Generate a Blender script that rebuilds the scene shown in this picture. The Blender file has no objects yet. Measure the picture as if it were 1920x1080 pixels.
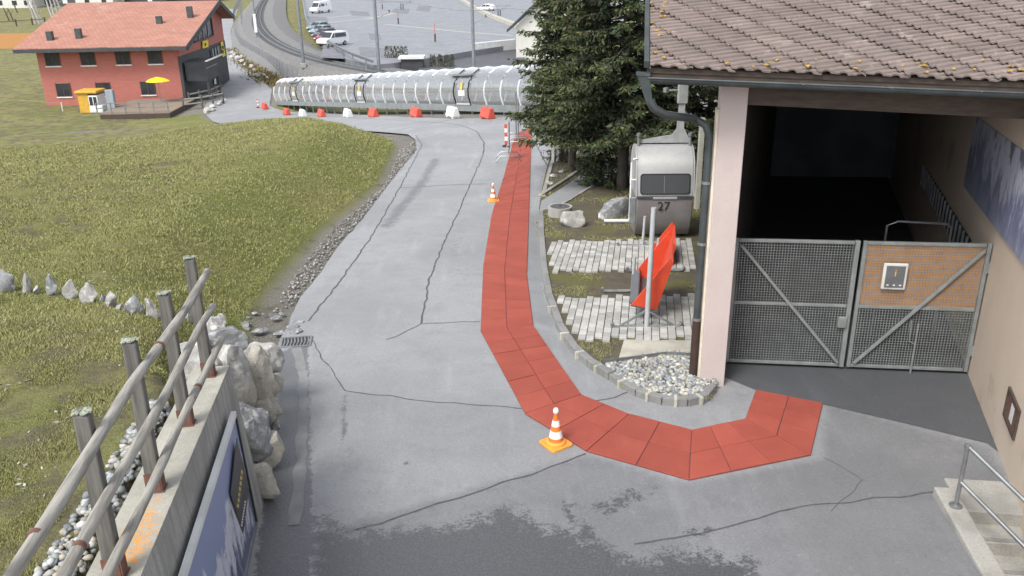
import bpy, bmesh, math, random
import numpy as np
from mathutils import Vector, Matrix, noise
random.seed(7); RNG = np.random.default_rng(7)
sc = bpy.context.scene; COL = sc.collection
rad = math.radians
# ------------------------------------------------------------------ camera
F = 1604.0; TH = rad(21.1); RO = rad(0.826); CAM = np.array([0., 0., 5.52])
_d0 = np.array([0, -math.sin(TH), -math.cos(TH)]); _r0 = np.array([1., 0, 0])
CF = np.array([0, math.cos(TH), -math.sin(TH)])
CU = math.cos(RO)*_r0 + math.sin(RO)*_d0
CV = math.cos(RO)*_d0 - math.sin(RO)*_r0
cd = bpy.data.cameras.new('camera'); cam = bpy.data.objects.new('camera', cd); COL.objects.link(cam)
m = Matrix.Identity(4)
for i in range(3):
    m[i][0] = CU[i]; m[i][1] = -CV[i]; m[i][2] = -CF[i]; m[i][3] = CAM[i]
cam.matrix_world = m
cd.sensor_width = 36; cd.lens = 36*F/1920; cd.clip_start = .1; cd.clip_end = 6000
sc.camera = cam
# ------------------------------------------------------------------ light: bright overcast
SUN_EL, SUN_AZ = 52, 215          # azimuth: compass-like angle from +Y, clockwise
w = bpy.data.worlds.new('World'); sc.world = w; w.use_nodes = True
nt = w.node_tree; bg = nt.nodes['Background']
sky = nt.nodes.new('ShaderNodeTexSky'); sky.sky_type = 'NISHITA'; sky.sun_disc = False
sky.sun_elevation = rad(SUN_EL); sky.sun_rotation = rad(SUN_AZ)
sky.air_density = 1.0; sky.dust_density = 6.0; sky.ozone_density = 1.0; sky.altitude = 1500
hs = nt.nodes.new('ShaderNodeHueSaturation'); hs.inputs['Saturation'].default_value = .28
nt.links.new(sky.outputs[0], hs.inputs['Color']); nt.links.new(hs.outputs[0], bg.inputs['Color'])
bg.inputs['Strength'].default_value = .135
sd = bpy.data.lights.new('sun', 'SUN'); sd.energy = 1.2; sd.angle = rad(18); sd.color = (1, .965, .91)
so = bpy.data.objects.new('sun', sd); COL.objects.link(so)
_az = rad(SUN_AZ); _el = rad(SUN_EL)
so.rotation_euler = Vector((math.sin(_az)*math.cos(_el), math.cos(_az)*math.cos(_el), math.sin(_el))).to_track_quat('Z', 'Y').to_euler()
so.location = (0, 0, 30)
sc.view_settings.view_transform = 'Standard'; sc.view_settings.look = 'None'
sc.view_settings.gamma = 1; sc.view_settings.exposure = 1.35
sc.view_settings.use_curve_mapping = False
sc.render.engine = 'CYCLES'
# ------------------------------------------------------------------ survey: picture points to places on the ground
def ray(px, py): return CU*(px-960)/F + CV*(py-540)/F + CF
def sp(t, w=2.0): return w*np.logaddexp(0, np.asarray(t, float)/w)
def zb(x, y):
    z = -.05*np.asarray(y, float) - .107*sp(-.8*np.asarray(x, float)+.6*np.asarray(y, float)-27.5)
    return -8.1 + sp(z+8.1, .5)
def sstep(a, b, x):
    t = np.clip((np.asarray(x, float)-a)/(b-a), 0, 1); return t*t*(3-2*t)
def march(px, py, fn):
    d = ray(px, py); t = 1.
    while t < 900:
        P = CAM+d*t
        if P[2] < fn(P[0], P[1]): break
        t *= 1.012
    lo, hi = t/1.012, t
    for _ in range(40):
        q = (lo+hi)/2; P = CAM+d*q
        if P[2] < fn(P[0], P[1]): hi = q
        else: lo = q
    return CAM+d*hi
def T(px, py, h=0): return march(px, py, lambda x, y: zb(x, y)+h)
def Zp(px, py, z): d = ray(px, py); return CAM + d*((z-CAM[2])/d[2])
def Dp(px, py, dep): return CAM+ray(px, py)*dep
def VP(px, py, A, B):
    n = np.array([-(B[1]-A[1]), B[0]-A[0], 0]); d = ray(px, py)
    return CAM + d*(((np.array([A[0], A[1], 0])-CAM)@n)/(d@n))
def up(p, h): return np.array([p[0], p[1], p[2]+h])
def unit(v): v = np.asarray(v, float); return v/np.linalg.norm(v)
def a3(*v): return np.array(v, float)
def resample(pts, step):
    pts = [np.asarray(p, float) for p in pts]; out = [pts[0]]
    for a, b in zip(pts, pts[1:]):
        n = max(1, int(round(np.linalg.norm(b-a)/step)))
        for i in range(1, n+1): out.append(a+(b-a)*i/n)
    return out
# ------------------------------------------------------------------ materials
MATS = {}
def _nodes(name):
    m = bpy.data.materials.new(name); m.use_nodes = True; t = m.node_tree
    return m, t, t.nodes['Principled BSDF']
def N(t, typ, **k):
    n = t.nodes.new(typ)
    for a, b in k.items():
        if a in n.inputs: n.inputs[a].default_value = b
        else: setattr(n, a, b)
    return n
def L(t, a, b): t.links.new(a, b)
def mixc(t, fac, a, b):
    n = t.nodes.new('ShaderNodeMix'); n.data_type = 'RGBA'
    for s, v in ((n.inputs[0], fac), (n.inputs[6], a), (n.inputs[7], b)):
        if hasattr(v, 'is_output'): t.links.new(v, s)
        else: s.default_value = (*v, 1) if isinstance(v, tuple) and len(v) == 3 else v
    return n.outputs[2]
def ramp(t, src, p0, p1):
    n = t.nodes.new('ShaderNodeMapRange'); n.interpolation_type = 'SMOOTHSTEP'
    n.inputs[1].default_value = p0; n.inputs[2].default_value = p1; t.links.new(src, n.inputs[0]); return n.outputs[0]
def math2(t, op, a, b):
    n = t.nodes.new('ShaderNodeMath'); n.operation = op
    for s, v in ((n.inputs[0], a), (n.inputs[1], b)):
        if hasattr(v, 'is_output'): t.links.new(v, s)
        else: s.default_value = v
    return n.outputs[0]
def noi(t, vec, scale, detail=4, rough=.55):
    n = N(t, 'ShaderNodeTexNoise'); n.inputs['Scale'].default_value = scale
    n.inputs['Detail'].default_value = detail; n.inputs['Roughness'].default_value = rough
    if vec is not None: L(t, vec, n.inputs['Vector'])
    return n.outputs['Fac']
def coords(t, kind='Object', stretch=None):
    tc = N(t, 'ShaderNodeTexCoord'); o = tc.outputs[kind]
    if stretch:
        mp = N(t, 'ShaderNodeMapping'); mp.inputs['Scale'].default_value = stretch; L(t, o, mp.inputs[0]); o = mp.outputs[0]
    return o
def bump(t, b, h, strength, dist=.02):
    n = N(t, 'ShaderNodeBump'); n.inputs['Strength'].default_value = strength; n.inputs['Distance'].default_value = dist
    L(t, h, n.inputs['Height']); L(t, n.outputs[0], b.inputs['Normal'])
def pm(name, c1, c2=None, scale=6., rough=.8, bmp=.15, metal=0., fine=60., stretch=None, vary=.0, c3=None, s3=2., t3=(.58, .7), spec=.4):
    """general worn surface: two tones by noise, a third tone in patches, fine grain, per-object variation"""
    if name in MATS: return MATS[name]
    m, t, b = _nodes(name); v = coords(t, stretch=stretch)
    c2 = c2 or tuple(x*.8 for x in c1)
    if vary:
        oi = N(t, 'ShaderNodeObjectInfo'); ad = N(t, 'ShaderNodeVectorMath', operation='ADD'); L(t, v, ad.inputs[0])
        sc_ = N(t, 'ShaderNodeVectorMath', operation='SCALE'); L(t, oi.outputs['Random'], sc_.inputs[0]); sc_.inputs['Scale'].default_value = 37.
        L(t, sc_.outputs[0], ad.inputs[1]); v = ad.outputs[0]
    col = mixc(t, ramp(t, noi(t, v, scale, 6), .35, .65), c1, c2)
    if c3: col = mixc(t, ramp(t, noi(t, v, s3, 7, .65), *t3), col, c3)
    f = noi(t, v, fine, 3, .7)
    col = mixc(t, math2(t, 'MULTIPLY', ramp(t, f, .35, .75), .3), col, tuple(x*.62 for x in c1))
    if vary:
        mr = N(t, 'ShaderNodeMapRange'); L(t, oi.outputs['Random'], mr.inputs[0]); mr.inputs[3].default_value = 1-vary; mr.inputs[4].default_value = 1+vary
        hv = N(t, 'ShaderNodeHueSaturation'); L(t, mr.outputs[0], hv.inputs['Value']); L(t, col, hv.inputs['Color']); col = hv.outputs[0]
    L(t, col, b.inputs['Base Color']); b.inputs['Roughness'].default_value = rough; b.inputs['Metallic'].default_value = metal
    b.inputs['Specular IOR Level'].default_value = spec
    if bmp: bump(t, b, f, bmp)
    MATS[name] = m; return m
def flat(name, c, rough=.5, metal=0.): return pm(name, c, tuple(x*.88 for x in c), 5, rough, .04, metal, 40)
def m_glass(name, tint=(.8, .84, .86), refl=.25, rough=.06, frost=.0):
    if name in MATS: return MATS[name]
    m, t, b = _nodes(name); t.nodes.remove(b); out = t.nodes['Material Output']
    tr = N(t, 'ShaderNodeBsdfTransparent'); tr.inputs[0].default_value = (*tint, 1)
    gl = N(t, 'ShaderNodeBsdfGlossy'); gl.inputs['Roughness'].default_value = rough; gl.inputs[0].default_value = (1, 1, 1, 1)
    lw = N(t, 'ShaderNodeFresnel'); lw.inputs['IOR'].default_value = 1.5
    mx = N(t, 'ShaderNodeMixShader'); L(t, math2(t, 'ADD', lw.outputs[0], refl), mx.inputs[0]); L(t, tr.outputs[0], mx.inputs[1]); L(t, gl.outputs[0], mx.inputs[2])
    df = N(t, 'ShaderNodeBsdfDiffuse'); df.inputs[0].default_value = (.8, .83, .85, 1); m2 = N(t, 'ShaderNodeMixShader'); m2.inputs[0].default_value = frost
    L(t, mx.outputs[0], m2.inputs[1]); L(t, df.outputs[0], m2.inputs[2]); L(t, m2.outputs[0], out.inputs[0]); MATS[name] = m; return m
def m_asphalt(name, dry, wet, patch):
    m, t, b = _nodes(name); v = coords(t)
    lo = noi(t, v, .35, 5, .6); mid = noi(t, v, 2.2, 6, .65); fine = noi(t, v, 42, 3, .75); fine2 = noi(t, v, 18, 4, .75)
    col = mixc(t, ramp(t, lo, .35, .66), dry, tuple(x*.80 for x in dry))
    col = mixc(t, math2(t, 'MULTIPLY', ramp(t, mid, .45, .68), .6), col, patch)
    col = mixc(t, math2(t, 'MULTIPLY', ramp(t, fine, .46, .66), .5), col, tuple(x*.52 for x in dry))
    col = mixc(t, math2(t, 'MULTIPLY', ramp(t, fine2, .56, .7), .32), col, tuple(min(1, x*1.5) for x in dry))
    col = mixc(t, math2(t, 'MULTIPLY', ramp(t, noi(t, coords(t, stretch=(1.6, .22, 1)), 1.1, 7, .7), .52, .7), .35), col, tuple(min(1, x*1.32) for x in dry))
    at = N(t, 'ShaderNodeAttribute', attribute_name='wet')
    nz = math2(t, 'MULTIPLY', math2(t, 'SUBTRACT', math2(t, 'ADD', math2(t, 'MULTIPLY', noi(t, v, 6, 8, .75), .55), math2(t, 'MULTIPLY', noi(t, v, 30, 4, .8), .45)), .5), 2.6)
    f = ramp(t, math2(t, 'ADD', at.outputs['Fac'], nz), .46, .6)
    f = math2(t, 'MULTIPLY', f, ramp(t, at.outputs['Fac'], .06, .24))
    col = mixc(t, f, col, mixc(t, ramp(t, fine, .45, .62), wet, tuple(x*1.4 for x in wet)))
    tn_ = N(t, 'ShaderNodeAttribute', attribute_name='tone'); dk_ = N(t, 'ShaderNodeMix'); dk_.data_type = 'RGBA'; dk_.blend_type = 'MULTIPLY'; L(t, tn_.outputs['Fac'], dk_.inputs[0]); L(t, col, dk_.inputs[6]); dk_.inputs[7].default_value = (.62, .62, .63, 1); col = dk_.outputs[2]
    L(t, col, b.inputs['Base Color'])
    L(t, math2(t, 'SUBTRACT', .66, math2(t, 'MULTIPLY', f, .2)), b.inputs['Roughness']); b.inputs['Specular IOR Level'].default_value = .5
    bump(t, b, fine, .25, .01); MATS[name] = m; return m
def m_ground():
    m, t, b = _nodes('meadow'); v = coords(t)
    g1, g2, g3 = (.175, .19, .064), (.235, .22, .095), (.14, .125, .078)
    lo = noi(t, v, .22, 6, .6); mid = noi(t, v, 1.3, 7, .68); fi = noi(t, v, 14, 5, .75); f2 = noi(t, v, 46, 3, .7)
    dry = N(t, 'ShaderNodeAttribute', attribute_name='dry'); gr = N(t, 'ShaderNodeAttribute', attribute_name='grav'); og = N(t, 'ShaderNodeAttribute', attribute_name='clay')
    col = mixc(t, ramp(t, math2(t, 'ADD', lo, math2(t, 'MULTIPLY', dry.outputs['Fac'], .08)), .44, .62), g1, g2)
    col = mixc(t, ramp(t, math2(t, 'ADD', mid, math2(t, 'MULTIPLY', dry.outputs['Fac'], .15)), .56, .70), col, g3)
    col = mixc(t, math2(t, 'MULTIPLY', ramp(t, fi, .45, .7), .6), col, (.09, .10, .028))
    col = mixc(t, math2(t, 'MULTIPLY', ramp(t, f2, .58, .75), .5), col, (.20, .19, .08))
    gc = mixc(t, ramp(t, f2, .35, .65), (.30, .28, .25), (.11, .105, .09))
    gc = mixc(t, ramp(t, mid, .5, .7), gc, (.13, .115, .085))
    fg = ramp(t, math2(t, 'ADD', gr.outputs['Fac'], math2(t, 'MULTIPLY', math2(t, 'SUBTRACT', fi, .5), 1.1)), .4, .6)
    col = mixc(t, fg, col, gc)
    col = mixc(t, math2(t, 'MULTIPLY', og.outputs['Fac'], .8), col, (.42, .19, .06))
    L(t, col, b.inputs['Base Color']); b.inputs['Roughness'].default_value = .95; b.inputs['Specular IOR Level'].default_value = .15
    bump(t, b, math2(t, 'ADD', fi, math2(t, 'MULTIPLY', f2, .6)), 1., .06); MATS['meadow'] = m; return m
def m_vcol(name, rough=.85, trans=.0):
    m, t, b = _nodes(name); at = N(t, 'ShaderNodeAttribute', attribute_name='col'); L(t, at.outputs['Color'], b.inputs['Base Color'])
    b.inputs['Roughness'].default_value = rough; b.inputs['Specular IOR Level'].default_value = .25
    MATS[name] = m; return m
def m_concrete(name, c, lichen=False, boards=False):
    m, t, b = _nodes(name); v = coords(t)
    col = mixc(t, ramp(t, noi(t, v, 1.6, 7, .65), .38, .66), c, tuple(x*.72 for x in c))
    f = noi(t, v, 40, 4, .7); col = mixc(t, math2(t, 'MULTIPLY', ramp(t, f, .42, .68), .5), col, tuple(x*.6 for x in c))
    if boards:
        vs = coords(t, stretch=(14, 14, .6)); s = noi(t, vs, 1., 5, .6); col = mixc(t, ramp(t, s, .45, .75), col, tuple(x*.55 for x in c))
        f = math2(t, 'ADD', f, math2(t, 'MULTIPLY', s, 1.5))
    if lichen:
        col = mixc(t, ramp(t, noi(t, v, 2.4, 6, .75), .60, .70), col, (.30, .32, .16))
        a = N(t, 'ShaderNodeAttribute', attribute_name='lich')
        g = ramp(t, math2(t, 'ADD', a.outputs['Fac'], math2(t, 'MULTIPLY', math2(t, 'SUBTRACT', noi(t, v, 26, 8, .85), .5), 2.6)), .70, .86)
        col = mixc(t, math2(t, 'MULTIPLY', g, ramp(t, a.outputs['Fac'], .05, .3)), col, (.62, .27, .045))
    L(t, col, b.inputs['Base Color']); b.inputs['Roughness'].default_value = .9; bump(t, b, f, .4, .012); MATS[name] = m; return m
def m_wood(name, c, c2, axis=2, sc_=1., rot=0.):
    if name in MATS: return MATS[name]
    m, t, b = _nodes(name); st = [26*sc_, 26*sc_, 26*sc_]; st[axis] = 1.6*sc_
    v0 = coords(t); rt = N(t, 'ShaderNodeMapping'); rt.inputs['Rotation'].default_value = (0, 0, rot); L(t, v0, rt.inputs[0]); mp = N(t, 'ShaderNodeMapping'); mp.inputs['Scale'].default_value = tuple(st); L(t, rt.outputs[0], mp.inputs[0]); v = mp.outputs[0]; g = noi(t, v, 1., 6, .65)
    col = mixc(t, ramp(t, g, .35, .68), c, c2); col = mixc(t, ramp(t, noi(t, v0, 5, 6, .7), .6, .75), col, tuple(x*.45 for x in c2))
    L(t, col, b.inputs['Base Color']); b.inputs['Roughness'].default_value = .85; bump(t, b, g, .5, .008); MATS[name] = m; return m
# ------------------------------------------------------------------ mesh builder and scene-graph helpers
WL = {}
class MB:
    def __init__(s): s.v = []; s.f = []
    def add(s, vs, fs):
        o = len(s.v); s.v += [tuple(map(float, p)) for p in vs]; s.f += [tuple(i+o for i in f) for f in fs]; return s
    def hexa(s, p): return s.add(p, [(3, 2, 1, 0), (4, 5, 6, 7), (0, 1, 5, 4), (1, 2, 6, 5), (2, 3, 7, 6), (3, 0, 4, 7)])
    def box(s, c, d, rz=0., M=None):
        c = np.asarray(c, float); R = np.array(M) if M is not None else np.array([[math.cos(rz), -math.sin(rz), 0], [math.sin(rz), math.cos(rz), 0], [0, 0, 1]])
        q = [(-1, -1, -1), (1, -1, -1), (1, 1, -1), (-1, 1, -1), (-1, -1, 1), (1, -1, 1), (1, 1, 1), (-1, 1, 1)]
        return s.hexa([c+R@(np.array(k)*np.array(d)/2) for k in q])
    def ob(s, o, x, y, z):
        o, x, y, z = map(lambda k: np.asarray(k, float), (o, x, y, z))
        return s.hexa([o, o+x, o+x+y, o+y, o+z, o+x+z, o+x+y+z, o+y+z])
    def beam(s, a, b, wd, ht, upv=(0, 0, 1)):
        a, b = np.asarray(a, float), np.asarray(b, float); d = unit(b-a); x = np.cross(d, upv)
        if np.linalg.norm(x) < 1e-5: x = np.array([1., 0, 0])
        x = unit(x); z = np.cross(x, d); x = x*wd; z = z*ht
        return s.ob(a-x/2-z/2, x, b-a, z)
    def prism(s, poly, ext):
        n = len(poly); ext = np.asarray(ext, float); p = [np.asarray(q, float) for q in poly]
        return s.add(p+[q+ext for q in p], [tuple(range(n))[::-1], tuple(range(n, 2*n))]+[(i, (i+1) % n, (i+1) % n+n, i+n) for i in range(n)])
    def poly(s, p): return s.add(p, [tuple(range(len(p)))])
    def tube(s, pts, r, n=8, cap=True):
        pts = [np.asarray(p, float) for p in pts]; k = len(pts); rs = r if hasattr(r, '__len__') else [r]*k; o = len(s.v); vs = []
        for i, p in enumerate(pts):
            d = unit(pts[min(i+1, k-1)]-pts[max(i-1, 0)]); h = np.array([0, 0, 1.]) if abs(d[2]) < .9 else np.array([1., 0, 0])
            x = unit(np.cross(d, h)); y = np.cross(d, x)
            vs += [p+(x*math.cos(2*math.pi*j/n)+y*math.sin(2*math.pi*j/n))*rs[i] for j in range(n)]
        fs = [(i*n+j, i*n+(j+1) % n, (i+1)*n+(j+1) % n, (i+1)*n+j) for i in range(k-1) for j in range(n)]
        if cap: fs += [tuple(range(n))[::-1], tuple(range((k-1)*n, k*n))]
        return s.add(vs, fs)
    def lathe(s, c, prof, n=16):
        c = np.asarray(c, float); k = len(prof)
        vs = [c+np.array([r*math.cos(2*math.pi*j/n), r*math.sin(2*math.pi*j/n), z]) for r, z in prof for j in range(n)]
        fs = [(i*n+j, i*n+(j+1) % n, (i+1)*n+(j+1) % n, (i+1)*n+j) for i in range(k-1) for j in range(n)]
        return s.add(vs, fs+[tuple(range(n))[::-1], tuple(range((k-1)*n, k*n))])
    def rock(s, c, d, seed, rz=0., sub=2, cuts=9, rough=.12, M=None):
        bm = bmesh.new(); bmesh.ops.create_icosphere(bm, subdivisions=sub, radius=1); g = random.Random(seed)
        P = np.array([v.co[:] for v in bm.verts]); fs = [tuple(v.index for v in f.verts) for f in bm.faces]; bm.free()
        for _ in range(cuts):
            n_ = unit([g.gauss(0, 1), g.gauss(0, 1), g.gauss(0, 1)]); h = g.uniform(.48, .82); e = P@n_-h; P = P-np.outer(np.maximum(e, 0), n_)*.985
        if rough: P = P*(1+rough*np.array([noise.fractal(Vector(p)*1.7+Vector((seed*3.1, 0, 0)), 1., 2., 4)+.45*noise.fractal(Vector(p)*5.3+Vector((seed*1.1, 2, 0)), 1., 2., 3) for p in P]))[:, None]
        P = P*np.array(d)/2/.85
        if M is not None: P = P@np.array(M).T
        R = np.array([[math.cos(rz), -math.sin(rz), 0], [math.sin(rz), math.cos(rz), 0], [0, 0, 1]]); P = P@R.T+np.asarray(c, float)
        return s.add(P, fs)
    def build(s, name, mat=None, parent=None, smooth=False, bev=0., kind=None, flip=False):
        me = bpy.data.meshes.new(name); o = bpy.data.objects.new(name, me); COL.objects.link(o)
        off = np.zeros(3)
        if parent is not None: o.parent = parent; off = WL[parent.name]
        WL[o.name] = off
        v = np.array(s.v)-off
        me.from_pydata(v.tolist(), [], s.f); me.validate()
        bm = bmesh.new(); bm.from_mesh(me)
        if not flip: bmesh.ops.recalc_face_normals(bm, faces=bm.faces)
        bm.to_mesh(me); bm.free()
        if smooth: me.polygons.foreach_set('use_smooth', [True]*len(me.polygons)); 
        if smooth and smooth != 'all':
            try: me.set_sharp_from_angle(angle=rad(38))
            except Exception: pass
        if mat: me.materials.append(MATS[mat] if isinstance(mat, str) else mat)
        if bev:
            b = o.modifiers.new('bevel', 'BEVEL'); b.width = bev; b.segments = 2; b.limit_method = 'ANGLE'
        if kind: o['kind'] = kind
        return o
def B(*a, **k): return MB().box(*a, **k)
def thing(name, label, cat, loc=(0, 0, 0), group=None, rz=0.):
    o = bpy.data.objects.new(name, None); COL.objects.link(o); o.empty_display_size = .2
    o.location = [float(q) for q in loc]; o.rotation_euler = (0, 0, rz); WL[o.name] = np.array(loc, float)
    return tag(o, label, cat, group)
def tag(o, label, cat, group=None):
    o['label'] = label; o['category'] = cat
    if group: o['group'] = group
    return o
def dup(root, loc, rz=0., label=None, group=None):
    def cp(o, par):
        c = o.copy(); COL.objects.link(c); c.parent = par; WL[c.name] = np.zeros(3)
        for ch in list(o.children): cp(ch, c)
        return c
    r = cp(root, None); r.location = [float(q) for q in loc]; r.rotation_euler = (0, 0, rz)
    if label: r['label'] = label
    if group: r['group'] = group
    return r
def struct(o): o['kind'] = 'structure'; return o
def textmesh(name, s, size, M, mat, parent, ext=.002):
    cu = bpy.data.curves.new('t', 'FONT'); cu.body = s; cu.size = size; cu.extrude = ext; cu.align_x = 'CENTER'; cu.align_y = 'CENTER'
    ob = bpy.data.objects.new('t', cu); me = bpy.data.meshes.new_from_object(ob); bpy.data.objects.remove(ob); bpy.data.curves.remove(cu)
    o = bpy.data.objects.new(name, me); COL.objects.link(o); o.parent = parent; WL[o.name] = WL[parent.name]
    Mx = Matrix([list(r)+[0] for r in np.array(M).tolist()]+[[0, 0, 0, 1]]); return o, Mx, me, mat
def place_text(name, s, size, org, xv, yv, mat, parent, ext=.002):
    o, _, me, mt = textmesh(name, s, size, np.eye(3), mat, parent, ext); xv, yv = unit(xv), unit(yv); zv = np.cross(xv, yv); org = np.asarray(org, float)-WL[parent.name]
    n = len(me.vertices); a = np.empty(n*3); me.vertices.foreach_get('co', a); a = a.reshape(n, 3)
    a = org+a[:, :1]*xv+a[:, 1:2]*yv+a[:, 2:]*zv; me.vertices.foreach_set('co', a.ravel()); me.materials.clear(); me.materials.append(MATS[mat]); me.update(); return o
def np_mesh(name, V, Fc, mat, parent=None, kind=None, cols=None, smooth=False):
    me = bpy.data.meshes.new(name); n = len(V); k = Fc.shape[1]; nf = len(Fc)
    me.vertices.add(n); me.vertices.foreach_set('co', V.astype(np.float32).ravel())
    me.loops.add(nf*k); me.loops.foreach_set('vertex_index', Fc.astype(np.int32).ravel())
    me.polygons.add(nf); me.polygons.foreach_set('loop_start', np.arange(0, nf*k, k, dtype=np.int32)); me.polygons.foreach_set('loop_total', np.full(nf, k, np.int32))
    if smooth: me.polygons.foreach_set('use_smooth', np.ones(nf, bool))
    me.update(calc_edges=True); me.validate()
    if cols is not None:
        at = me.color_attributes.new('col', 'FLOAT_COLOR', 'POINT'); c4 = np.ones((n, 4), np.float32); c4[:, :3] = cols; at.data.foreach_set('color', c4.ravel())
    me.materials.append(MATS[mat] if isinstance(mat, str) else mat)
    o = bpy.data.objects.new(name, me); COL.objects.link(o); WL[o.name] = np.zeros(3)
    if parent is not None: o.parent = parent; WL[o.name] = WL[parent.name]
    if kind: o['kind'] = kind
    return o
def fattr(o, name, arr):
    a = o.data.attributes.new(name, 'FLOAT', 'POINT'); a.data.foreach_set('value', np.asarray(arr, np.float32).ravel())
def seg_dist(X, Y, line):
    d = np.full(X.shape, 1e9)
    for a, b in zip(line, line[1:]):
        ax, ay = a[0], a[1]; bx, by = b[0]-ax, b[1]-ay; l2 = bx*bx+by*by+1e-12
        t = np.clip(((X-ax)*bx+(Y-ay)*by)/l2, 0, 1); d = np.minimum(d, np.hypot(X-ax-t*bx, Y-ay-t*by))
    return d
def inside(X, Y, poly):
    r = np.zeros(X.shape, bool); n = len(poly)
    for i in range(n):
        x1, y1 = poly[i][0], poly[i][1]; x2, y2 = poly[(i+1) % n][0], poly[(i+1) % n][1]
        c = ((y1 > Y) != (y2 > Y)); r ^= c & (X < (x2-x1)*(Y-y1)/((y2-y1) if y2 != y1 else 1e-12)+x1)
    return r

def m_print(name, z0_, z1, lo_=(.10, .115, .19), sky_=(.22, .26, .42), rk=(.07, .085, .15)):
    m, t, b = _nodes(name); v = coords(t); sx = N(t, 'ShaderNodeSeparateXYZ'); L(t, v, sx.inputs[0]); mr = N(t, 'ShaderNodeMapRange'); L(t, sx.outputs[2], mr.inputs[0]); mr.inputs[1].default_value = z0_; mr.inputs[2].default_value = z1
    e = math2(t, 'ADD', mr.outputs[0], math2(t, 'MULTIPLY', math2(t, 'SUBTRACT', noi(t, coords(t, stretch=(1, 1, .5)), 2.1, 9, .62), .5), 1.1)); k = noi(t, coords(t, stretch=(1, 1, .35)), 5, 9, .75)
    mtn = mixc(t, ramp(t, math2(t, 'ADD', k, math2(t, 'MULTIPLY', e, .5)), .66, .8), rk, (.50, .52, .60))
    L(t, mixc(t, ramp(t, e, .70, .74), mixc(t, ramp(t, e, .1, .3), lo_, mtn), sky_), b.inputs['Base Color']); b.inputs['Roughness'].default_value = .45; MATS[name] = m
# ================================================================== SETTING: ground, road, car park
m_ground(); m_vcol('grass_blades'); m_vcol('needles', .7); m_vcol('loose_stones', .9)
m_asphalt('asphalt', (.285, .29, .297), (.10, .103, .108), (.215, .22, .226))
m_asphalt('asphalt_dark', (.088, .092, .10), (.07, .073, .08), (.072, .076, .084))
m_asphalt('asphalt_far', (.23, .24, .26), (.11, .115, .125), (.17, .175, .19))
m_concrete('concrete_top', (.40, .385, .33), lichen=True); m_concrete('concrete_face', (.36, .355, .335), boards=True)
m_concrete('concrete', (.36, .35, .32)); m_concrete('concrete_pale', (.47, .45, .38)); m_concrete('kerb_stone', (.25, .25, .245))
pm('tar', (.07, .071, .075), (.10, .10, .103), 9, .8, .1)
pm('rubber_red', (.345, .075, .05), (.30, .062, .042), 1.7, .9, .6, fine=70, vary=.08, c3=(.39, .11, .08), s3=1.1, t3=(.55, .85))
pm('steel', (.34, .355, .36), (.25, .265, .27), 4, .42, .05, .75, 30); pm('steel_dull', (.25, .265, .27), (.18, .19, .195), 5, .6, .08, .35, 40)
pm('zinc', (.085, .098, .098), (.06, .07, .072), 3, .5, .05, .4, 20); pm('rust', (.17, .085, .06), (.125, .06, .045), 12, .85, .3)
pm('white_paint', (.72, .73, .72), (.60, .61, .60), 3, .5, .05); pm('black', (.02, .021, .023), (.03, .03, .033), 4, .5, .05)
pm('rubber_black', (.018, .018, .019), None, 5, .8, .1)
pm('rock_pale', (.40, .39, .365), (.27, .265, .25), 5, .92, .8, fine=24, vary=.12, c3=(.58, .57, .53), s3=6, t3=(.5, .62))
pm('rock_grey', (.25, .255, .26), (.17, .175, .18), 6, .92, .8, fine=24, vary=.1, c3=(.42, .42, .41), s3=7, t3=(.52, .62))
pm('rock_tan', (.43, .405, .345), (.34, .32, .275), 5, .92, .8, fine=24, vary=.1, c3=(.28, .265, .23), s3=5, t3=(.54, .64))
pm('soil', (.105, .088, .06), (.075, .066, .045), 5, .95, .9, fine=26, c3=(.105, .105, .032), s3=1.1, t3=(.47, .62))
WF0, WF1 = a3(-3.04, 8.27, 1.49), a3(-2.53, 4.7, 1.67)          # retaining wall, roadside top edge
WD = unit(WF1-WF0); WNEAR = WF0+WD*8.3
def px_line(pts, h=0): return [T(x, y, h) for x, y in pts]
RL = px_line([(383, 213), (400, 226), (560, 240), (700, 248), (747, 263), (752, 276), (720, 347), (667, 392), (617, 432), (587, 467), (530, 535), (490, 600)])
RL += [a3(-3.45, 9.7, 0), a3(-3.26, 8.3, 0), a3(WNEAR[0]-.17, WNEAR[1], 0), a3(-1.8, -4, 0)]
GP = RL+[a3(-300, -4, 0), a3(-300, 70, 0), a3(-60, 74, 0)]
def mound(X, Y):
    X, Y = np.asarray(X, float), np.asarray(Y, float); ins = inside(X, Y, GP); d = seg_dist(X, Y, RL)
    wd = .35+.9*sstep(7.8, 9.5, Y)+2.2*sstep(10, 17, Y)
    H = .92+.86*sstep(13, 8.6, Y) if False else 1.0+.78*(1-sstep(8.6, 13, Y))
    H = H+.16*np.sin(X*.42+1)*np.sin(Y*.31+.6)+.07*np.sin(X*1.1)*np.cos(Y*.9)*(Y > 9)
    return np.where(ins, H*sstep(0, 1, d/wd)*(1-sstep(42, 58, Y)), 0.)
def gh(x, y): return zb(x, y)+mound(x, y)
def TG(px, py): return march(px, py, lambda x, y: float(gh(np.array(x), np.array(y))))
def grow(a, b, s, k=1.12):
    o = [a]
    while o[-1] < b: o.append(o[-1]+s); s *= k
    return o
xs = np.array([-x for x in grow(14, 900, .2, 1.13)][::-1]+list(np.arange(-13.85, 12, .15))+grow(12, 900, .2, 1.13))
ys = np.array(list(np.arange(-4, 1.6, .7))+list(np.arange(1.6, 19, .15))+list(np.arange(19, 62, .42))+list(np.arange(62, 180, 2.))+grow(180, 4000, 4, 1.13))
X, Y = np.meshgrid(xs, ys); mm = mound(X, Y); ins = inside(X, Y, GP)
Zg = zb(X, Y)-.08+mm+.08*sstep(0, .05, mm)
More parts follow.
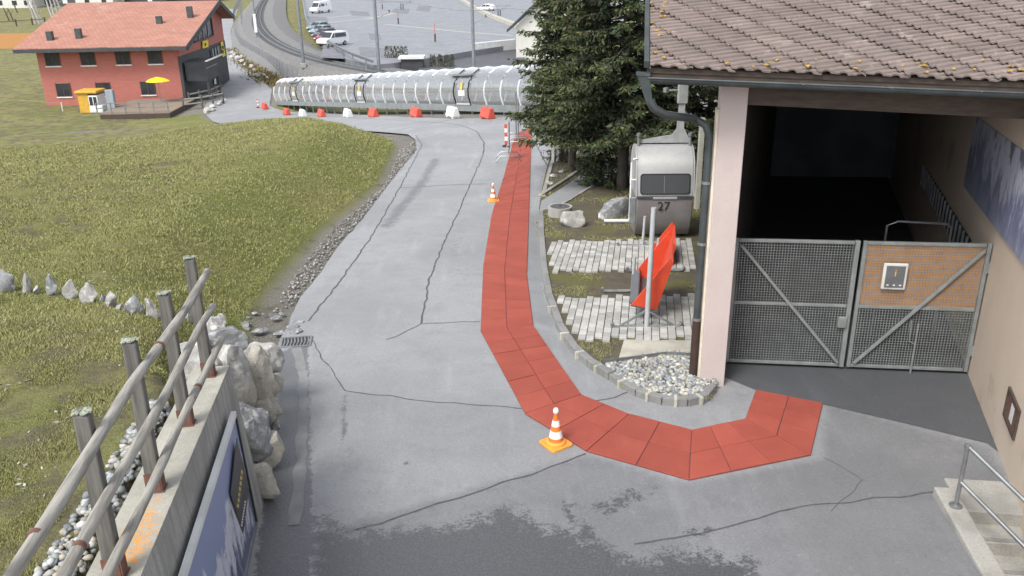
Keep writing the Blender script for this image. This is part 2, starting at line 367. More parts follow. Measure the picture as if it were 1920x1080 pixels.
Zg += np.where(ins, .02*np.sin(X*5.3+np.sin(Y*3))*np.sin(Y*4.7), 0)*sstep(0, .3, mm)
far = (Y > 74) & (X < -36.5); Zg = np.where(far, Zg+.06, Zg)
Zg = np.where((X > 4.2) & (X < 9) & (Y < 9.6), Zg-3, Zg)
nx, ny = len(xs), len(ys); idx = np.arange(nx*ny).reshape(ny, nx)
Q = np.stack([idx[:-1, :-1], idx[:-1, 1:], idx[1:, 1:], idx[1:, :-1]], -1).reshape(-1, 4)
ground = struct(np_mesh('ground', np.stack([X, Y, Zg], -1).reshape(-1, 3), Q, 'meadow', smooth=True))
near_road = seg_dist(X, Y, RL)
grav = np.where(ins, .62*(1-sstep(0, .9, near_road))*(Y > 9), 1.)
trk = [TG(x, y) for x, y in ((20, 256), (120, 247), (260, 243), (400, 239))]
grav = np.maximum(grav, .62*(1-sstep(.2, 1.2, seg_dist(X, Y, trk))))
grav = np.where(far | (Y > 130), .0, grav); grav = np.where((Y > 62) & (X > -24) & (X < 60) & (Y < 130), .35, grav)
fattr(ground, 'grav', grav)
fattr(ground, 'dry', np.maximum(.9*(1-sstep(9, 14, Y)), .75*sstep(2.2, 6., near_road)))
fattr(ground, 'clay', np.where((X < -88) & (Y > 155) & (Y < 190), 1., 0.))
# ---- road
def xy(pts): return [(p[1], p[0]) for p in pts]
lp = [(-3, -1.9), (2, -2.15), (7, -2.75), (8.5, -3.1), (9.6, -3.4)]+xy(px_line([(520, 650), (548, 590), (563, 557), (600, 513), (633, 463), (683, 407), (733, 340), (781, 282), (779, 262), (765, 252), (733, 249), (560, 241), (400, 228), (380, 207), (386, 196), (430, 150), (414, 40), (428, 6)]))
rp = [(-3, 14), (44, 14), (45.5, 1)]+xy(px_line([(915, 226), (850, 223), (780, 220), (700, 216), (652, 214), (602, 211), (537, 209), (505, 199), (510, 168), (470, 130), (437, 95), (432, 60), (445, 20), (452, 5)]))
def fix(l):
    o = [l[0]]
    for p in l[1:]:
        if p[0] > o[-1][0]+.05: o.append(p)
    return np.array(o)
lp, rp = fix(lp), fix(rp)
yr = np.array(list(np.arange(-3, 4, .5))+list(np.arange(4, 20, .11))+list(np.arange(20, 48, .28))+list(np.arange(48, 115, .8))+list(np.arange(115, 280, 4)))
u = np.linspace(0, 1, 151)
lx, rx = np.interp(yr, lp[:, 0], lp[:, 1]), np.interp(yr, rp[:, 0], rp[:, 1])
lx = lx+np.array([.05*noise.noise(Vector((0, y*1.7, 0))) for y in yr])
Xr = lx[:, None]+(rx-lx)[:, None]*u[None]; Yr = np.repeat(yr[:, None], 151, 1); Zr = zb(Xr, Yr)
idr = np.arange(Xr.size).reshape(Xr.shape); Qr = np.stack([idr[:-1, :-1], idr[:-1, 1:], idr[1:, 1:], idr[1:, :-1]], -1).reshape(-1, 4)
STW = [a3(5.08, 8.5, 0), a3(4.86, 6.9, 0), a3(4.2, 0, 0), a3(4.1, -5, 0), a3(16, -5, 0), a3(16, 7.9, 0), a3(7, 8.5, 0), a3(6.4, 8.5, 0)]
cx, cy = Xr.ravel()[Qr].mean(1), Yr.ravel()[Qr].mean(1)
Qr = Qr[~(inside(cx, cy, STW) | ((cx > 6.6) & (cy < 7)))]
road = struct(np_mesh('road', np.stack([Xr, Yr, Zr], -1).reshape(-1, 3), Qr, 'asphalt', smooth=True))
wet = np.zeros(Xr.shape)
def sdist(poly):
    p = px_line(poly); d = seg_dist(Xr, Yr, p+[p[0]]); return np.where(inside(Xr, Yr, p), d, -d)
wet = np.maximum(wet, np.clip(.5+sdist([(585, 1005), (700, 990), (850, 985), (960, 950), (1010, 985), (1110, 1010), (1190, 1050), (1300, 1030), (1420, 1060), (1440, 1400), (560, 1400)])/.9, 0, .95))
wet = np.maximum(wet, np.clip(.6+sdist([(526, 660), (576, 642), (580, 800), (583, 1010), (560, 1400), (440, 1400), (490, 1000), (505, 860), (522, 740)])/.16, 0, 1.5))
def streak(pts, r, pk):
    global wet
    wet = np.maximum(wet, pk*np.exp(-(seg_dist(Xr, Yr, px_line(pts))/r)**2))
for a_ in [([(1130, 955), (1190, 925)], .24, .62), ([(1215, 918), (1225, 912)], .16, .5), ([(645, 740), (650, 870)], .07, .66), ([(762, 868), (766, 869)], .09, .72), ([(818, 298), (790, 345), (755, 385), (725, 425)], .30, .66),
           ([(865, 395), (858, 450), (860, 520)], .45, .40), ([(1062, 945), (1085, 985), (1120, 1020)], .1, .72), ([(1275, 1000), (1330, 995)], .12, .62), ([(612, 975), (640, 992)], .22, .62), ([(725, 640), (724, 648)], .05, .7), ([(838, 640), (839, 640)], .05, .6), ([(905, 980), (940, 960)], .14, .55),
           ([(1150, 735), (1120, 720), (1075, 680)], .16, .36), ([(785, 262), (797, 275)], .35, .55), ([(985, 300), (1010, 330)], .1, .2), ([(1000, 400), (1003, 540)], .16, .36), ([(920, 870), (940, 872)], .08, .5)]: streak(*a_)
fattr(road, 'wet', wet)
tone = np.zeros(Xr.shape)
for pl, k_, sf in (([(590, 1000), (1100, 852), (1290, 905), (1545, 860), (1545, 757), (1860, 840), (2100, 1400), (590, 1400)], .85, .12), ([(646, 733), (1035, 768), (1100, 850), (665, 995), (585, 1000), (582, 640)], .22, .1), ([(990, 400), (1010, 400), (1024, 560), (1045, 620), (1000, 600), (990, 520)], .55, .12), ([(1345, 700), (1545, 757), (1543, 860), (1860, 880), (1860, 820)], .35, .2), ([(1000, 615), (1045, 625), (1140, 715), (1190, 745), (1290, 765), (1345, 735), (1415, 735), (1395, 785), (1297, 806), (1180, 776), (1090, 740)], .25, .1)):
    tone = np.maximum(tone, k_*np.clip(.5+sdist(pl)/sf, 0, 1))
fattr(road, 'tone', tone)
def strip(pts, wd, lift, jit=0., step=.15):
    P = resample(pts, step); mb = MB(); L_, R_ = [], []
    for i, p in enumerate(P):
        d = P[min(i+1, len(P)-1)]-P[max(i-1, 0)]; n = unit([-d[1], d[0], 0]); o = jit*noise.noise(Vector((p[0]*3, p[1]*3, 1)))
        k = wd/2*(1+(.6*noise.noise(Vector((p[0]*7, p[1]*7, 5))) if jit else 0))
        for lst, s_ in ((L_, 1), (R_, -1)):
            q = p+n*(o+s_*k); lst.append(a3(q[0], q[1], zb(q[0], q[1])+lift))
    for i in range(len(P)-1): mb.add([L_[i], R_[i], R_[i+1], L_[i+1]], [(0, 1, 2, 3)])
    return mb
for pts, wd in [([(578, 632), (612, 682), (646, 733), (800, 752), (930, 762), (1035, 768)], .028), ([(1100, 852), (960, 900), (820, 945), (665, 995)], .04),
                ([(906, 290), (893, 320), (860, 395), (830, 460), (805, 525), (790, 606)], .05), ([(900, 603), (790, 607), (760, 622), (725, 637)], .03), ([(750, 352), (860, 346), (908, 345)], .05),
                ([(1190, 1022), (1340, 995), (1500, 950), (1755, 925)], .035), ([(906, 290), (908, 268), (893, 246), (860, 234), (800, 229), (700, 223), (600, 216), (490, 207)], .07), ([(1110, 752), (1150, 745), (1183, 733)], .035),
                ([(578, 602), (632, 535), (692, 450), (737, 375), (777, 300), (791, 272), (779, 253)], .05), ([(755, 242), (860, 222)], .09), ([(1000, 262), (1020, 300), (1032, 322)], .07), ([(1545, 858), (1620, 900), (1560, 960)], .012)]:
    strip(px_line(pts), wd*.62, .005, .05).build('crack', 'tar', road)
ch = strip(px_line([(556, 652), (568, 700), (570, 760), (566, 840), (560, 920), (552, 985)]), .15, .006, .03); ch.build('drain_channel', pm('channel', (.235, .24, .24), (.19, .195, .195), 3, .8, .2), road)
# passage floor, laid over the road
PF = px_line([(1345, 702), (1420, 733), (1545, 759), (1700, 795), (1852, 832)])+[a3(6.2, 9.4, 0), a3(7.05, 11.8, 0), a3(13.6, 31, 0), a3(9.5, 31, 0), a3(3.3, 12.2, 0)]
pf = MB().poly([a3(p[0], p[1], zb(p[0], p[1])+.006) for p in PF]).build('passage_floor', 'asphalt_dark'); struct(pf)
# car park, on a raised slab
CP = [Zp(x, y, -6.) for x, y in ((566, -14), (574, 42), (600, 77), (648, 110), (700, 122), (740, 118), (790, 111), (880, 96), (960, 84), (1080, 70), (1290, 40))]+[a3(120, 600, -6), a3(-90, 600, -6)]
cps = MB().prism([up(p, -.8) for p in CP], (0, 0, .8)).build('car_park', 'asphalt_far'); struct(cps)
for pts in (((584, 36), (700, 25), (860, 17)), ((600, 44), (700, 33)), ((720, 45), (870, 60), (960, 66)), ((690, 36), (760, 20)), ((600, 5), (700, 0))):
    P = [Zp(x, y, -5.99) for x, y in pts]; mb = MB()
    for a, b in zip(P, P[1:]): n = unit([-(b-a)[1], (b-a)[0], 0])*.35; mb.add([a-n, b-n, b+n, a+n], [(0, 1, 2, 3)])
    mb.build('painted_line', 'white_paint' if False else 'concrete_pale', cps)
for k, (x0, y0, x1, y1) in enumerate(((655, 20, 690, 30), (735, 24, 765, 17), (672, 88, 720, 108), (690, 62, 712, 76), (570, 30, 612, 42), (780, 20, 805, 12), (600, 108, 645, 92))):
    P = [Zp(x, y, -5.988) for x, y in ((x0, y0), (x1, y0+2), (x1+4, y1), (x0+5, y1-1))]; MB().poly(P).build('asphalt_patch', 'tar' if k in (9,) else 'asphalt_patch_m' if 'asphalt_patch_m' in MATS else pm('asphalt_patch_m', (.15, .155, .17), (.19, .195, .21), .8, .85, .05), cps)
# ================================================================== WALKWAY, PLANTING BED
st = [((966, 252), (997, 238)), ((945, 330), (995, 305)), ((922, 402), (992, 402)), ((906, 500), (988, 515)), ((901, 622), (1000, 612)), ((985, 778), (1090, 742)), ((1100, 848), (1180, 778)), ((1292, 902), (1297, 808)), ((1520, 855), (1397, 787)), ((1543, 758), (1417, 733))]
st = [(T(*a), T(*b)) for a, b in st]
walk = thing('rubber_walkway', 'long red rubber tile walkway curving along the grey road to the gate', 'walkway', up(st[5][0], 0))
for (l0, r0), (l1, r1) in zip(st, st[1:]):
    n = max(1, int(round(np.linalg.norm((l0+r0)/2-(l1+r1)/2)/.5)))
    if n > 3: n = max(3, int(round(n*.98)))
    for i in range(n):
        for c in (0, 1):
            off = .5 if (c and n > 2) else 0.
            def pt(ti, s_): return (l0+(l1-l0)*ti)*(1-s_)+(r0+(r1-r0)*ti)*s_
            ta, tb = i/n, (i+1)/n; s0, s1 = c/2, (c+1)/2
            q = [pt(ta, s0), pt(tb, s0), pt(tb, s1), pt(ta, s1)]; ctr = sum(q)/4; h = .028+random.uniform(-.003, .003)
            q = [ctr+(p-ctr)*(1-.006/np.linalg.norm(p-ctr)) for p in q]
            q = [a3(p[0], p[1], zb(p[0], p[1])) for p in q]
            MB().hexa([up(p, .0) for p in q[::-1]]+[up(p, h+random.uniform(-.002, .002)) for p in q[::-1]]).build('rubber_tile', 'rubber_red', walk, bev=.006)
MB().add([up(p, .012) for s_ in st for p in s_], [(2*i, 2*i+1, 2*i+3, 2*i+2) for i in range(len(st)-1)]).build('bedding_strip', 'tar', walk)
KB = px_line([(1010, 402), (1011, 450), (1015, 510), (1024, 560), (1043, 617), (1070, 660), (1100, 688), (1140, 713), (1190, 744), (1240, 760), (1290, 763), (1328, 754), (1343, 735)])
BEDH = .09
def bz(p, h=0.): return a3(p[0], p[1], zb(p[0], p[1])+BEDH+h)
bed = MB().poly([bz(p) for p in KB]+[bz(a3(2.95, 12.0)), bz(a3(8.1, 28)), bz(a3(9.2, 36)), bz(T(1040, 268)), bz(T(1022, 330)), bz(T(1014, 372))]).build('planting_bed', 'soil'); struct(bed)
kerb = thing('stone_kerb', 'weathered grey stone kerb curving round the planting bed and pillar', 'kerb', KB[6])
def kerbline(P, par, ln, wd, ht, mat, side=1):
    P = resample(P, ln)
    for i, (a, b) in enumerate(zip(P, P[1:])):
        d = unit((b-a)*[1, 1, 0]); n = a3(-d[1], d[0], 0)*wd*side; g = d*.012
        a_, b_ = a+g, b-g; h = ht+random.uniform(-.008, .008)
        q = [a_, b_, b_+n, a_+n]; q = [a3(p[0], p[1], zb(p[0], p[1])) for p in q]
        MB().hexa([up(p, -.05) for p in q]+[up(p, h) for p in q]).build('kerb_stone', mat, par, bev=.012)
kerbline(KB, kerb, .62, .13, .125, 'kerb_stone')
for a, b in zip(KB[3:], KB[4:-1]):                                   # mortar at some joints
    p = (a+b)/2
    MB().box(up(p, .06)+a3(.02, .04, 0), (.05, .16, .14), rz=math.atan2((b-a)[1], (b-a)[0])).build('mortar', 'concrete_pale', kerb, bev=.012)
kerb2 = thing('concrete_kerb', 'straight pale kerb of the small grass wedge under the thin tree', 'kerb', T(1018, 374))
kerbline(px_line([(1014, 374), (1022, 345), (1030, 315), (1040, 285)]), kerb2, 1., .12, .12, 'concrete', -1)
kerbline(px_line([(1016, 374), (1050, 352), (1094, 322)]), kerb2, 1.2, .12, .15, 'concrete', 1)
path = MB().poly([bz(p, .008) for p in px_line([(1011, 398), (1015, 377), (1052, 354), (1096, 324), (1165, 300), (1150, 336), (1100, 357), (1066, 378), (1040, 392)], BEDH)]).build('side_path', 'asphalt'); struct(path)
kerbline([p for p in px_line([(1012, 401), (1040, 394), (1066, 380), (1100, 359), (1150, 338)])], kerb2, 1.4, .1, .13, 'concrete', -1)
pm('paver', (.42, .415, .39), (.35, .345, .325), 4, .9, .4, fine=50, vary=.24)
for name, lab, x0, x1, yb, yt, ins_l in (('paved_strip', 'strip of grey block paving carrying the nearest foot of the red lift chairs', 1.2, 3.35, 13.3, 15.5, 1), ('paved_strip', 'strip of grey block paving crossing the bed before the gondola cabin', .55, 3.95, 17.25, 19.55, 1)):
    pv = thing(name, lab, 'paving', (x0, yb, float(zb(x0, yb))+BEDH), 'block paving strips in the bed')
    pw, pl = .14, .20; nc = int((x1-x0+1.2)/pw); base = None
    for c in range(nc):
        for r in range(int((yt-yb)/pl)+1):
            y = yb+r*pl+(.5*pl if c % 2 else 0)+.05*math.sin(c*.7)-(.1 if c % 5 == 0 else 0); x = x0-1.0+c*pw+.16*(y-yb)
            kx = np.interp(y, [p[1] for p in KB[::-1]], [p[0] for p in KB[::-1]])
            if x < kx+.22 or x > x1+.3*(y-yb) or y > yt+.1: continue
            z = float(zb(x, y))+BEDH
            if base is None:
                base = MB().box((0, 0, .005), (pw-.013, pl-.032, .085)).build('paver', 'paver', pv, bev=.008)
                base.data.transform(Matrix.Translation(Vector(WL[pv.name]))); o = base
            else: o = base.copy(); COL.objects.link(o); WL[o.name] = WL[pv.name]
            o.location = Vector((x, y, z+random.uniform(-.005, .006)))-Vector(WL[pv.name]); o.rotation_euler = (random.uniform(-.02, .02), random.uniform(-.02, .02), random.uniform(-.02, .02)-.155)
slab = tag(MB().prism([bz(p, -.03) for p in px_line([(1158, 680), (1170, 638), (1300, 640), (1302, 676)], BEDH)], (0, 0, .05)).build('concrete_slab', 'concrete_pale', bev=.01), 'pale worn concrete slab between the block paving and the cobbles', 'slab')
ed = MB(); E_ = px_line([(1130, 684), (1195, 676), (1250, 668), (1300, 671)], BEDH)
for a, b in zip(E_, E_[1:]): ed.ob(up(a, -.02), b-a, unit([-(b-a)[1], (b-a)[0], 0])*.02, (0, 0, .1))
tag(ed.build('metal_edging', 'steel'), 'thin grey metal edging strip behind the bed of cobbles', 'edging')
def stones(name, poly, n, smin, smax, hf, tone, label=None, kind='stuff', layers=1):
    bm = bmesh.new(); bmesh.ops.create_icosphere(bm, subdivisions=1, radius=1); P0 = np.array([v.co[:] for v in bm.verts]); F0 = np.array([[v.index for v in f.verts] for f in bm.faces]); bm.free()
    p = np.array([q[:2] for q in poly]); lo, hi = p.min(0), p.max(0); Vs, Fs, Cs = [], [], []; k = 0
    tries = 0
    while k < n and tries < n*30:
        tries += 1
        x, y = RNG.uniform(lo, hi)
        if not inside(np.array([x]), np.array([y]), poly)[0]: continue
        s_ = RNG.uniform(smin, smax)*RNG.uniform(.75, 1.2, 3)*[1, 1, .75]; P = P0*s_*RNG.uniform(.78, 1.15, (len(P0), 1)); a = RNG.uniform(0, 6.3); ca, sa = math.cos(a), math.sin(a)
        P = np.stack([P[:, 0]*ca-P[:, 1]*sa, P[:, 0]*sa+P[:, 1]*ca, P[:, 2]+P[:, 0]*RNG.uniform(-.4, .4)], 1)+[x, y, hf(x, y)+s_[2]*RNG.uniform(.2, .9)*layers]
        Vs.append(P); Fs.append(F0+k*len(P0)); g = RNG.uniform(.6, 1.3)
        t = np.array(tone[RNG.integers(len(tone))]); Cs.append(np.tile(t*g, (len(P0), 1))); k += 1
    o = np_mesh(name, np.concatenate(Vs), np.concatenate(Fs), 'loose_stones', kind=kind, cols=np.clip(np.concatenate(Cs), 0, 1))
    if label: tag(o, label, 'stones')
    return o
TONES = [(.34, .35, .34), (.27, .28, .29), (.42, .41, .38), (.22, .24, .24), (.36, .33, .27)]
CB = px_line([(1133, 690), (1198, 679), (1250, 671), (1300, 674), (1345, 700), (1342, 735), (1325, 750), (1290, 757), (1245, 753), (1195, 737), (1150, 712)])
stones('cobbles', CB, 1500, .026, .05, lambda x, y: float(zb(x, y))+BEDH-.01, TONES, 'loose grey river cobbles heaped round the pillar foot', layers=1.3)
stones('verge_gravel', px_line([(778, 262), (776, 285), (728, 345), (678, 407), (628, 463), (597, 513), (556, 560), (500, 600), (540, 530), (590, 466), (620, 430), (668, 390), (722, 345), (752, 276)]), 1300, .012, .04, lambda x, y: float(gh(np.array(x), np.array(y)))-.05, [(.33, .32, .30), (.25, .245, .23), (.19, .18, .16)], 'gravel and crumbled asphalt on the verge below the grass bank')
# manhole and rocks in the bed
q = T(1050, 404, BEDH); mh = thing('manhole_riser', 'round concrete manhole riser with dark lid beside the side path', 'manhole', q)
MB().lathe(q, [(.33, -.1), (.33, .26), (.27, .26), (.27, .2)], 28).build('concrete_ring', 'concrete', mh, True)
MB().lathe(up(q, .2), [(.27, 0), (.29, .055), (.0, .062)], 28).build('lid', 'tar', mh, True); MB().lathe(up(q, .255), [(.03, 0), (.03, .02), (0, .02)], 8).build('lid_handle', 'black', mh)
def rockthing(name, label, px, py, h, d, seed, mat, rz=0., group=None, **k):
    p = T(px, py, h); return tag(MB().rock(p, d, seed, rz, **k).build(name, mat, smooth=True), label, 'rock', group)
rockthing('rock', 'pale rounded rock lying in front of the manhole riser', 1075, 412, .25, (.62, .5, .52), 3, 'rock_pale', sub=3)
rockthing('boulder', 'flat grey boulder lying beside the gondola cabin', 1152, 392, .25, (1.05, .8, .62), 9, 'rock_grey', .3, sub=3)
rockthing('rock', 'small white rock at the tip of the grey boulder', 1127, 408, .15, (.22, .2, .25), 12, 'rock_pale', sub=3)
for i, (x, y) in enumerate(((1040, 330), (1052, 322), (1031, 343))): rockthing('rock', 'small white stone in the grass wedge by the thin tree', x, y, .12, (.3, .22, .14), 20+i, 'rock_pale', i, 'white stones in the grass wedge')
tag(MB().tube([T(1133, 414, .16), T(1184, 414, .16)], .045, 10).build('white_pipe', 'white_paint'), 'short white pipe lying on the ground left of the gondola cabin', 'pipe')
# ================================================================== STATION BUILDING
E1 = a3(.99, -.141, 0); EI = unit(a3(.33, .944, 0)); EP = a3(.141, .99, 0)
PIL = a3(2.83, 11.59, float(zb(2.83, 11.59)))
pm('stucco_pink', (.50, .425, .40), (.46, .39, .365), 1.3, .92, .35, fine=90, c3=(.44, .38, .34), s3=.9)
pm('stucco_cream', (.64, .53, .42), (.60, .495, .39), 1.1, .92, .35, fine=90, c3=(.47, .375, .29), s3=.7)
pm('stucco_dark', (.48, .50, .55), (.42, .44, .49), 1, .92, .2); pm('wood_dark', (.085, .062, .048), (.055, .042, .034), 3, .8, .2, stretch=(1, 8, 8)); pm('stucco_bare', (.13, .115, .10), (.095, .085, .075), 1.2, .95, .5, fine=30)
bld = thing('station_building', 'pink rendered station building with tiled roof over a dark gated passage', 'building', PIL)
HT = 4.45
MB().ob(up(PIL, -.3), E1*.36, EP*.34, (0, 0, HT+.42)).build('pillar', 'stucco_pink', bld, bev=.012)
MB().ob(up(PIL, -.3)-E1*.035+EP*.04, E1*.034, EP*.2, (0, 0, HT)).build('pillar_edge', pm('cream_edge', (.66, .60, .48), None, 4, .8, .1), bld)
LW0 = PIL+EP*.34+E1*.02
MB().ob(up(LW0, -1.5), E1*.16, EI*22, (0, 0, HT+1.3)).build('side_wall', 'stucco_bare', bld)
W0, W1 = T(1815, 702), T(1888, 890); WDIR = unit((W1-W0)*[1, 1, 0]); WN = a3(-WDIR[1], WDIR[0], 0); 
if WN[0] < 0: WN = -WN
wst, wen = W0-WDIR*20, W0+WDIR*9.5
def wz(p): return float(zb(p[0], p[1]))
q = [a3(*wst[:2], wz(wst)-.5), a3(*wen[:2], wz(wen)-3.2), a3(*wen[:2], wz(wen)+4.2), a3(*wst[:2], wz(wst)+4.2)]
MB().prism(q, WN*5).build('wall', 'stucco_cream', bld)
BK = LW0+EI*17
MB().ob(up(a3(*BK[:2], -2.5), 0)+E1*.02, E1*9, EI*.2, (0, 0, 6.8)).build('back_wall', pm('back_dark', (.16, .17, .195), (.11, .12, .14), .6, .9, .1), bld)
# louvred windows along the passage wall
def wp(px, py): return VP(px, py, W0, W1)
def wpt(s, h): p = W0-WDIR*s; return a3(p[0], p[1], wz(p)+h)
lw = MB().hexa([wpt(s, h)-WN*e for e in (.012, .002) for s, h in ((1.0, 1.28), (9, 1.28), (9, 1.74), (1.0, 1.74))]).build('window_band', 'black', bld)
for i in range(20): MB().ob(wpt(1.05+i*.41, 1.27)-WN*.05, -WDIR*.05, WN*.04, (0, 0, .48)).build('window_bar', 'steel_dull', lw)
m_print('mountain_print', 1.5, 3.6, (.30, .32, .42), (.17, .18, .22), (.20, .22, .33))
mu = tag(MB().hexa([wpt(s, h)-WN*e for e in (.02, .004) for s, h in ((3.2, 2.36), (-6, 2.36), (-6, 3.6), (3.2, 3.6))]).build('wall_print', 'mountain_print'), 'large blue snowy mountain print high on the cream passage wall', 'print')
ns = thing('notice_frame', 'small dark framed notice on the cream wall above the steps', 'frame', wp(1900, 780))
fc = [wp(1886, 742), wp(1918, 772), wp(1911, 812), wp(1884, 775)]; c = sum(fc)/4; sx = WDIR*.33; hz = .19
for s_, h0, h1 in ((-.33, -.2, .2), (.29, -.2, .2)): MB().ob(c+WDIR*s_+a3(0, 0, h0)-WN*.03, WDIR*.04, WN*.028, (0, 0, h1-h0)).build('frame_side', 'wood_dark', ns)
for h0 in (-.2, .16): MB().ob(c-WDIR*.29+a3(0, 0, h0)-WN*.03, WDIR*.58, WN*.028, (0, 0, .04)).build('frame_rail', 'wood_dark', ns)
MB().ob(c-WDIR*.29+a3(0, 0, -.16)-WN*.015, WDIR*.58, WN*.012, (0, 0, .32)).build('backing', 'rust', ns); MB().ob(c-WDIR*.06+a3(0, 0, -.11)-WN*.02, WDIR*.16, WN*.004, (0, 0, .22)).build('paper', 'white_paint', ns)
# roof
GL, GR = a3(1.77, 11.14, 4.04), a3(6.22, 10.50, 3.88); GD = unit(GR-GL)
GE = GL+GD*9.5
MB().ob(PIL+a3(0, 0, 4.22)+E1*.365+EP*.03, E1*8-a3(0, 0, .35), EP*.26, (0, 0, .5)).build('eave_beam', 'wood_dark', bld)
MB().ob(GL+EP*.12+a3(0, 0, -.02), GD*9.5, EP*.03, (0, 0, .17)).build('fascia', 'wood_dark', bld)
rf = MB().ob(GL+EP*.1+a3(0, 0, .08), GD*9.5, EP*11+a3(0, 0, 3.36), (0, 0, .06)).build('roof', 'wood_dark', bld)
MB().ob(GL+EP*.15+a3(0, 0, .02), GD*9.5, EP*.55, (0, 0, .03)).build('soffit', 'wood_dark', bld)
MB().ob(PIL+a3(0, 0, 4.5)-E1*.2, E1*9, EI*21+a3(0, 0, -1), (0, 0, .08)).build('ceiling', 'stucco_dark', bld)
# gutter: open half-round trough
pr = [(.075*math.cos(a), .075*math.sin(a)) for a in np.linspace(math.pi, 2*math.pi, 9)]; gm = MB()
for k_, r_ in enumerate((1., .93)):
    pass
vo = [GL+EP*(.02+x)+a3(0, 0, .03+z) for x, z in pr]; vi = [GL+EP*(.02+x*.92)+a3(0, 0, .03+z*.92) for x, z in pr[::-1]]
gut = gm.prism(vo+vi, GD*9.5).build('gutter', 'zinc', bld)
MB().tube([GL+EP*(-.058)+a3(0, 0, .034), GL+EP*(-.058)+a3(0, 0, .034)+GD*9.5], .011, 6).build('gutter_lip', 'zinc', gut)
for k_ in range(8):
    p = GL+GD*(1.9+k_*1.05); MB().ob(p+EP*(-.07)+a3(0, 0, .03), GD*.025, EP*.2, (0, 0, .006)).build('gutter_clip', 'steel', gut)
hp = GL+EP*.02-GD*.06
MB().prism([hp+x*GD*.09+y*EP*.09+a3(0, 0, .06) for x, y in ((-1, -1), (1, -1), (1, 1), (-1, 1))], (0, 0, .03)).build('hopper_rim', 'zinc', gut)
dp = MB(); dp.add([hp+x*GD*.08+y*EP*.08+a3(0, 0, z)+s_ for z, x_, s_ in ((.07, 1, a3(0, 0, 0)), (-.30, .5, GD*.1)) for x, y in ((-x_, -x_), (x_, -x_), (x_, x_), (-x_, x_))], [(0, 1, 5, 4), (1, 2, 6, 5), (2, 3, 7, 6), (3, 0, 4, 7), (4, 5, 6, 7)]); dp.build('hopper', 'zinc', gut)
pp = PIL-E1*.10+EP*.12
PTS = [hp+a3(0, 0, -.26)+GD*.1, hp+a3(0, 0, -.36)+GD*.16, hp+a3(0, 0, -.44)+GD*.3+EP*.05, a3(pp[0], pp[1], hp[2]-.62)-GD*.22, a3(pp[0], pp[1], hp[2]-.7)-GD*.06, a3(pp[0], pp[1], hp[2]-.86), up(pp, 1.05)]
MB().tube(PTS, .055, 12).build('downpipe', 'zinc', bld, True); MB().tube([up(pp, 1.05), up(pp, .02)], .062, 12).build('downpipe_foot', pm('brown_paint', (.055, .035, .03), None, 5, .5, .05), bld, True)
for h in (1.02, 2.2, 3.1): MB().lathe(up(pp, h), [(.066, 0), (.066, .04), (.0, .04)], 12).build('pipe_bracket', 'steel', bld)
# roof tiles, laid askew to the eave
pm('roof_tile', (.235, .185, .165), (.19, .155, .14), 3, .92, .5, fine=70, vary=.13, c3=(.33, .28, .255), s3=2.2)
RU = unit(EP*11+a3(0, 0, 3.36)); RN = unit(np.cross(GD, RU)); RO0 = GL+EP*.04+a3(0, 0, .165)
ph = rad(36); TA = GD*math.cos(ph)+RU*math.sin(ph); TB = -GD*math.sin(ph)+RU*math.cos(ph); tl, tw = .43, .36
RM = np.array([TA, TB, RN]).T
prof = [(x*tw/3+(dx*tw/3), z) for x in range(3) for dx, z in ((.0, .0), (.14, .0), (.24, .022), (.42, .032), (.60, .022), (.70, .0))]+[(tw, .0)]
n_ = len(prof); tb = None; kk = 0
def uv(p): q = p-RO0; return q@GD, q@RU
def clip_poly(P, ax, lim, keep_greater=True):
    out = []; n = len(P)
    for i in range(n):
        a, b = P[i], P[(i+1) % n]; fa, fb = a[ax]-lim, b[ax]-lim
        if not keep_greater: fa, fb = -fa, -fb
        if fa >= 0: out.append(a)
        if fa*fb < 0: out.append(a+(b-a)*fa/(fa-fb))
    return out
rest = MB()
for i in range(-6, 40):
    for j in range(-26, 34):
        o_ = TA*(i*tl)+TB*(j*tw); u0, v0 = o_@GD, o_@RU
        cs = [(TA*(i*tl+a)+TB*(j*tw+b_)) for a in (0, tl) for b_ in (0, tw)]; us = [c_@GD for c_ in cs]; vs_ = [c_@RU for c_ in cs]
        if max(us) < 0 or min(us) > 9.45 or max(vs_) < 0.0 or min(vs_) > 11.3: continue
        near_t = min(us) < 6.4 and min(vs_) < 3.4
        mb = MB(); jit = random.uniform(-.004, .006)
        base_pts = []
        for k in range(n_-1):
            (b0, z0), (b1, z1) = prof[k], prof[k+1]
            quad = []
            for a_, b_, z_ in ((0, b0, z0), (tl+.03, b0, z0), (tl+.03, b1, z1), (0, b1, z1)):
                P = TA*(i*tl+a_)+TB*(j*tw+b_); lift = z_+(.036-.042*a_/tl)+jit
                quad.append(np.array([P@GD, P@RU, lift]))
            quad = clip_poly(quad, 0, 0.02); quad = clip_poly(quad, 1, 0.0) if len(quad) > 2 else quad; quad = clip_poly(quad, 0, 9.45, False) if len(quad) > 2 else quad; quad = clip_poly(quad, 1, 11.4, False) if len(quad) > 2 else quad
            if len(quad) > 2:
                top = [RO0+GD*q_[0]+RU*q_[1]+RN*q_[2] for q_ in quad]; bot = [p-RN*.022 for p in top]; m_ = len(top)
                (mb if near_t else rest).add(top+bot, [tuple(range(m_)), tuple(range(2*m_-1, m_-1, -1))]+[(x, (x+1) % m_, (x+1) % m_+m_, x+m_) for x in range(m_)])
        if mb.v: mb.build('roof_tile', 'roof_tile', rf); kk += 1
rest.build('upper_tiles', 'roof_tile', rf, kind='stuff'); ROOF_TILES = kk
print('roof tiles', kk)
MB().ob(RO0-GD*.05-RN*.02, GD*.06, RU*11, RN*.09).build('verge_flashing', 'zinc', rf)
orange = []
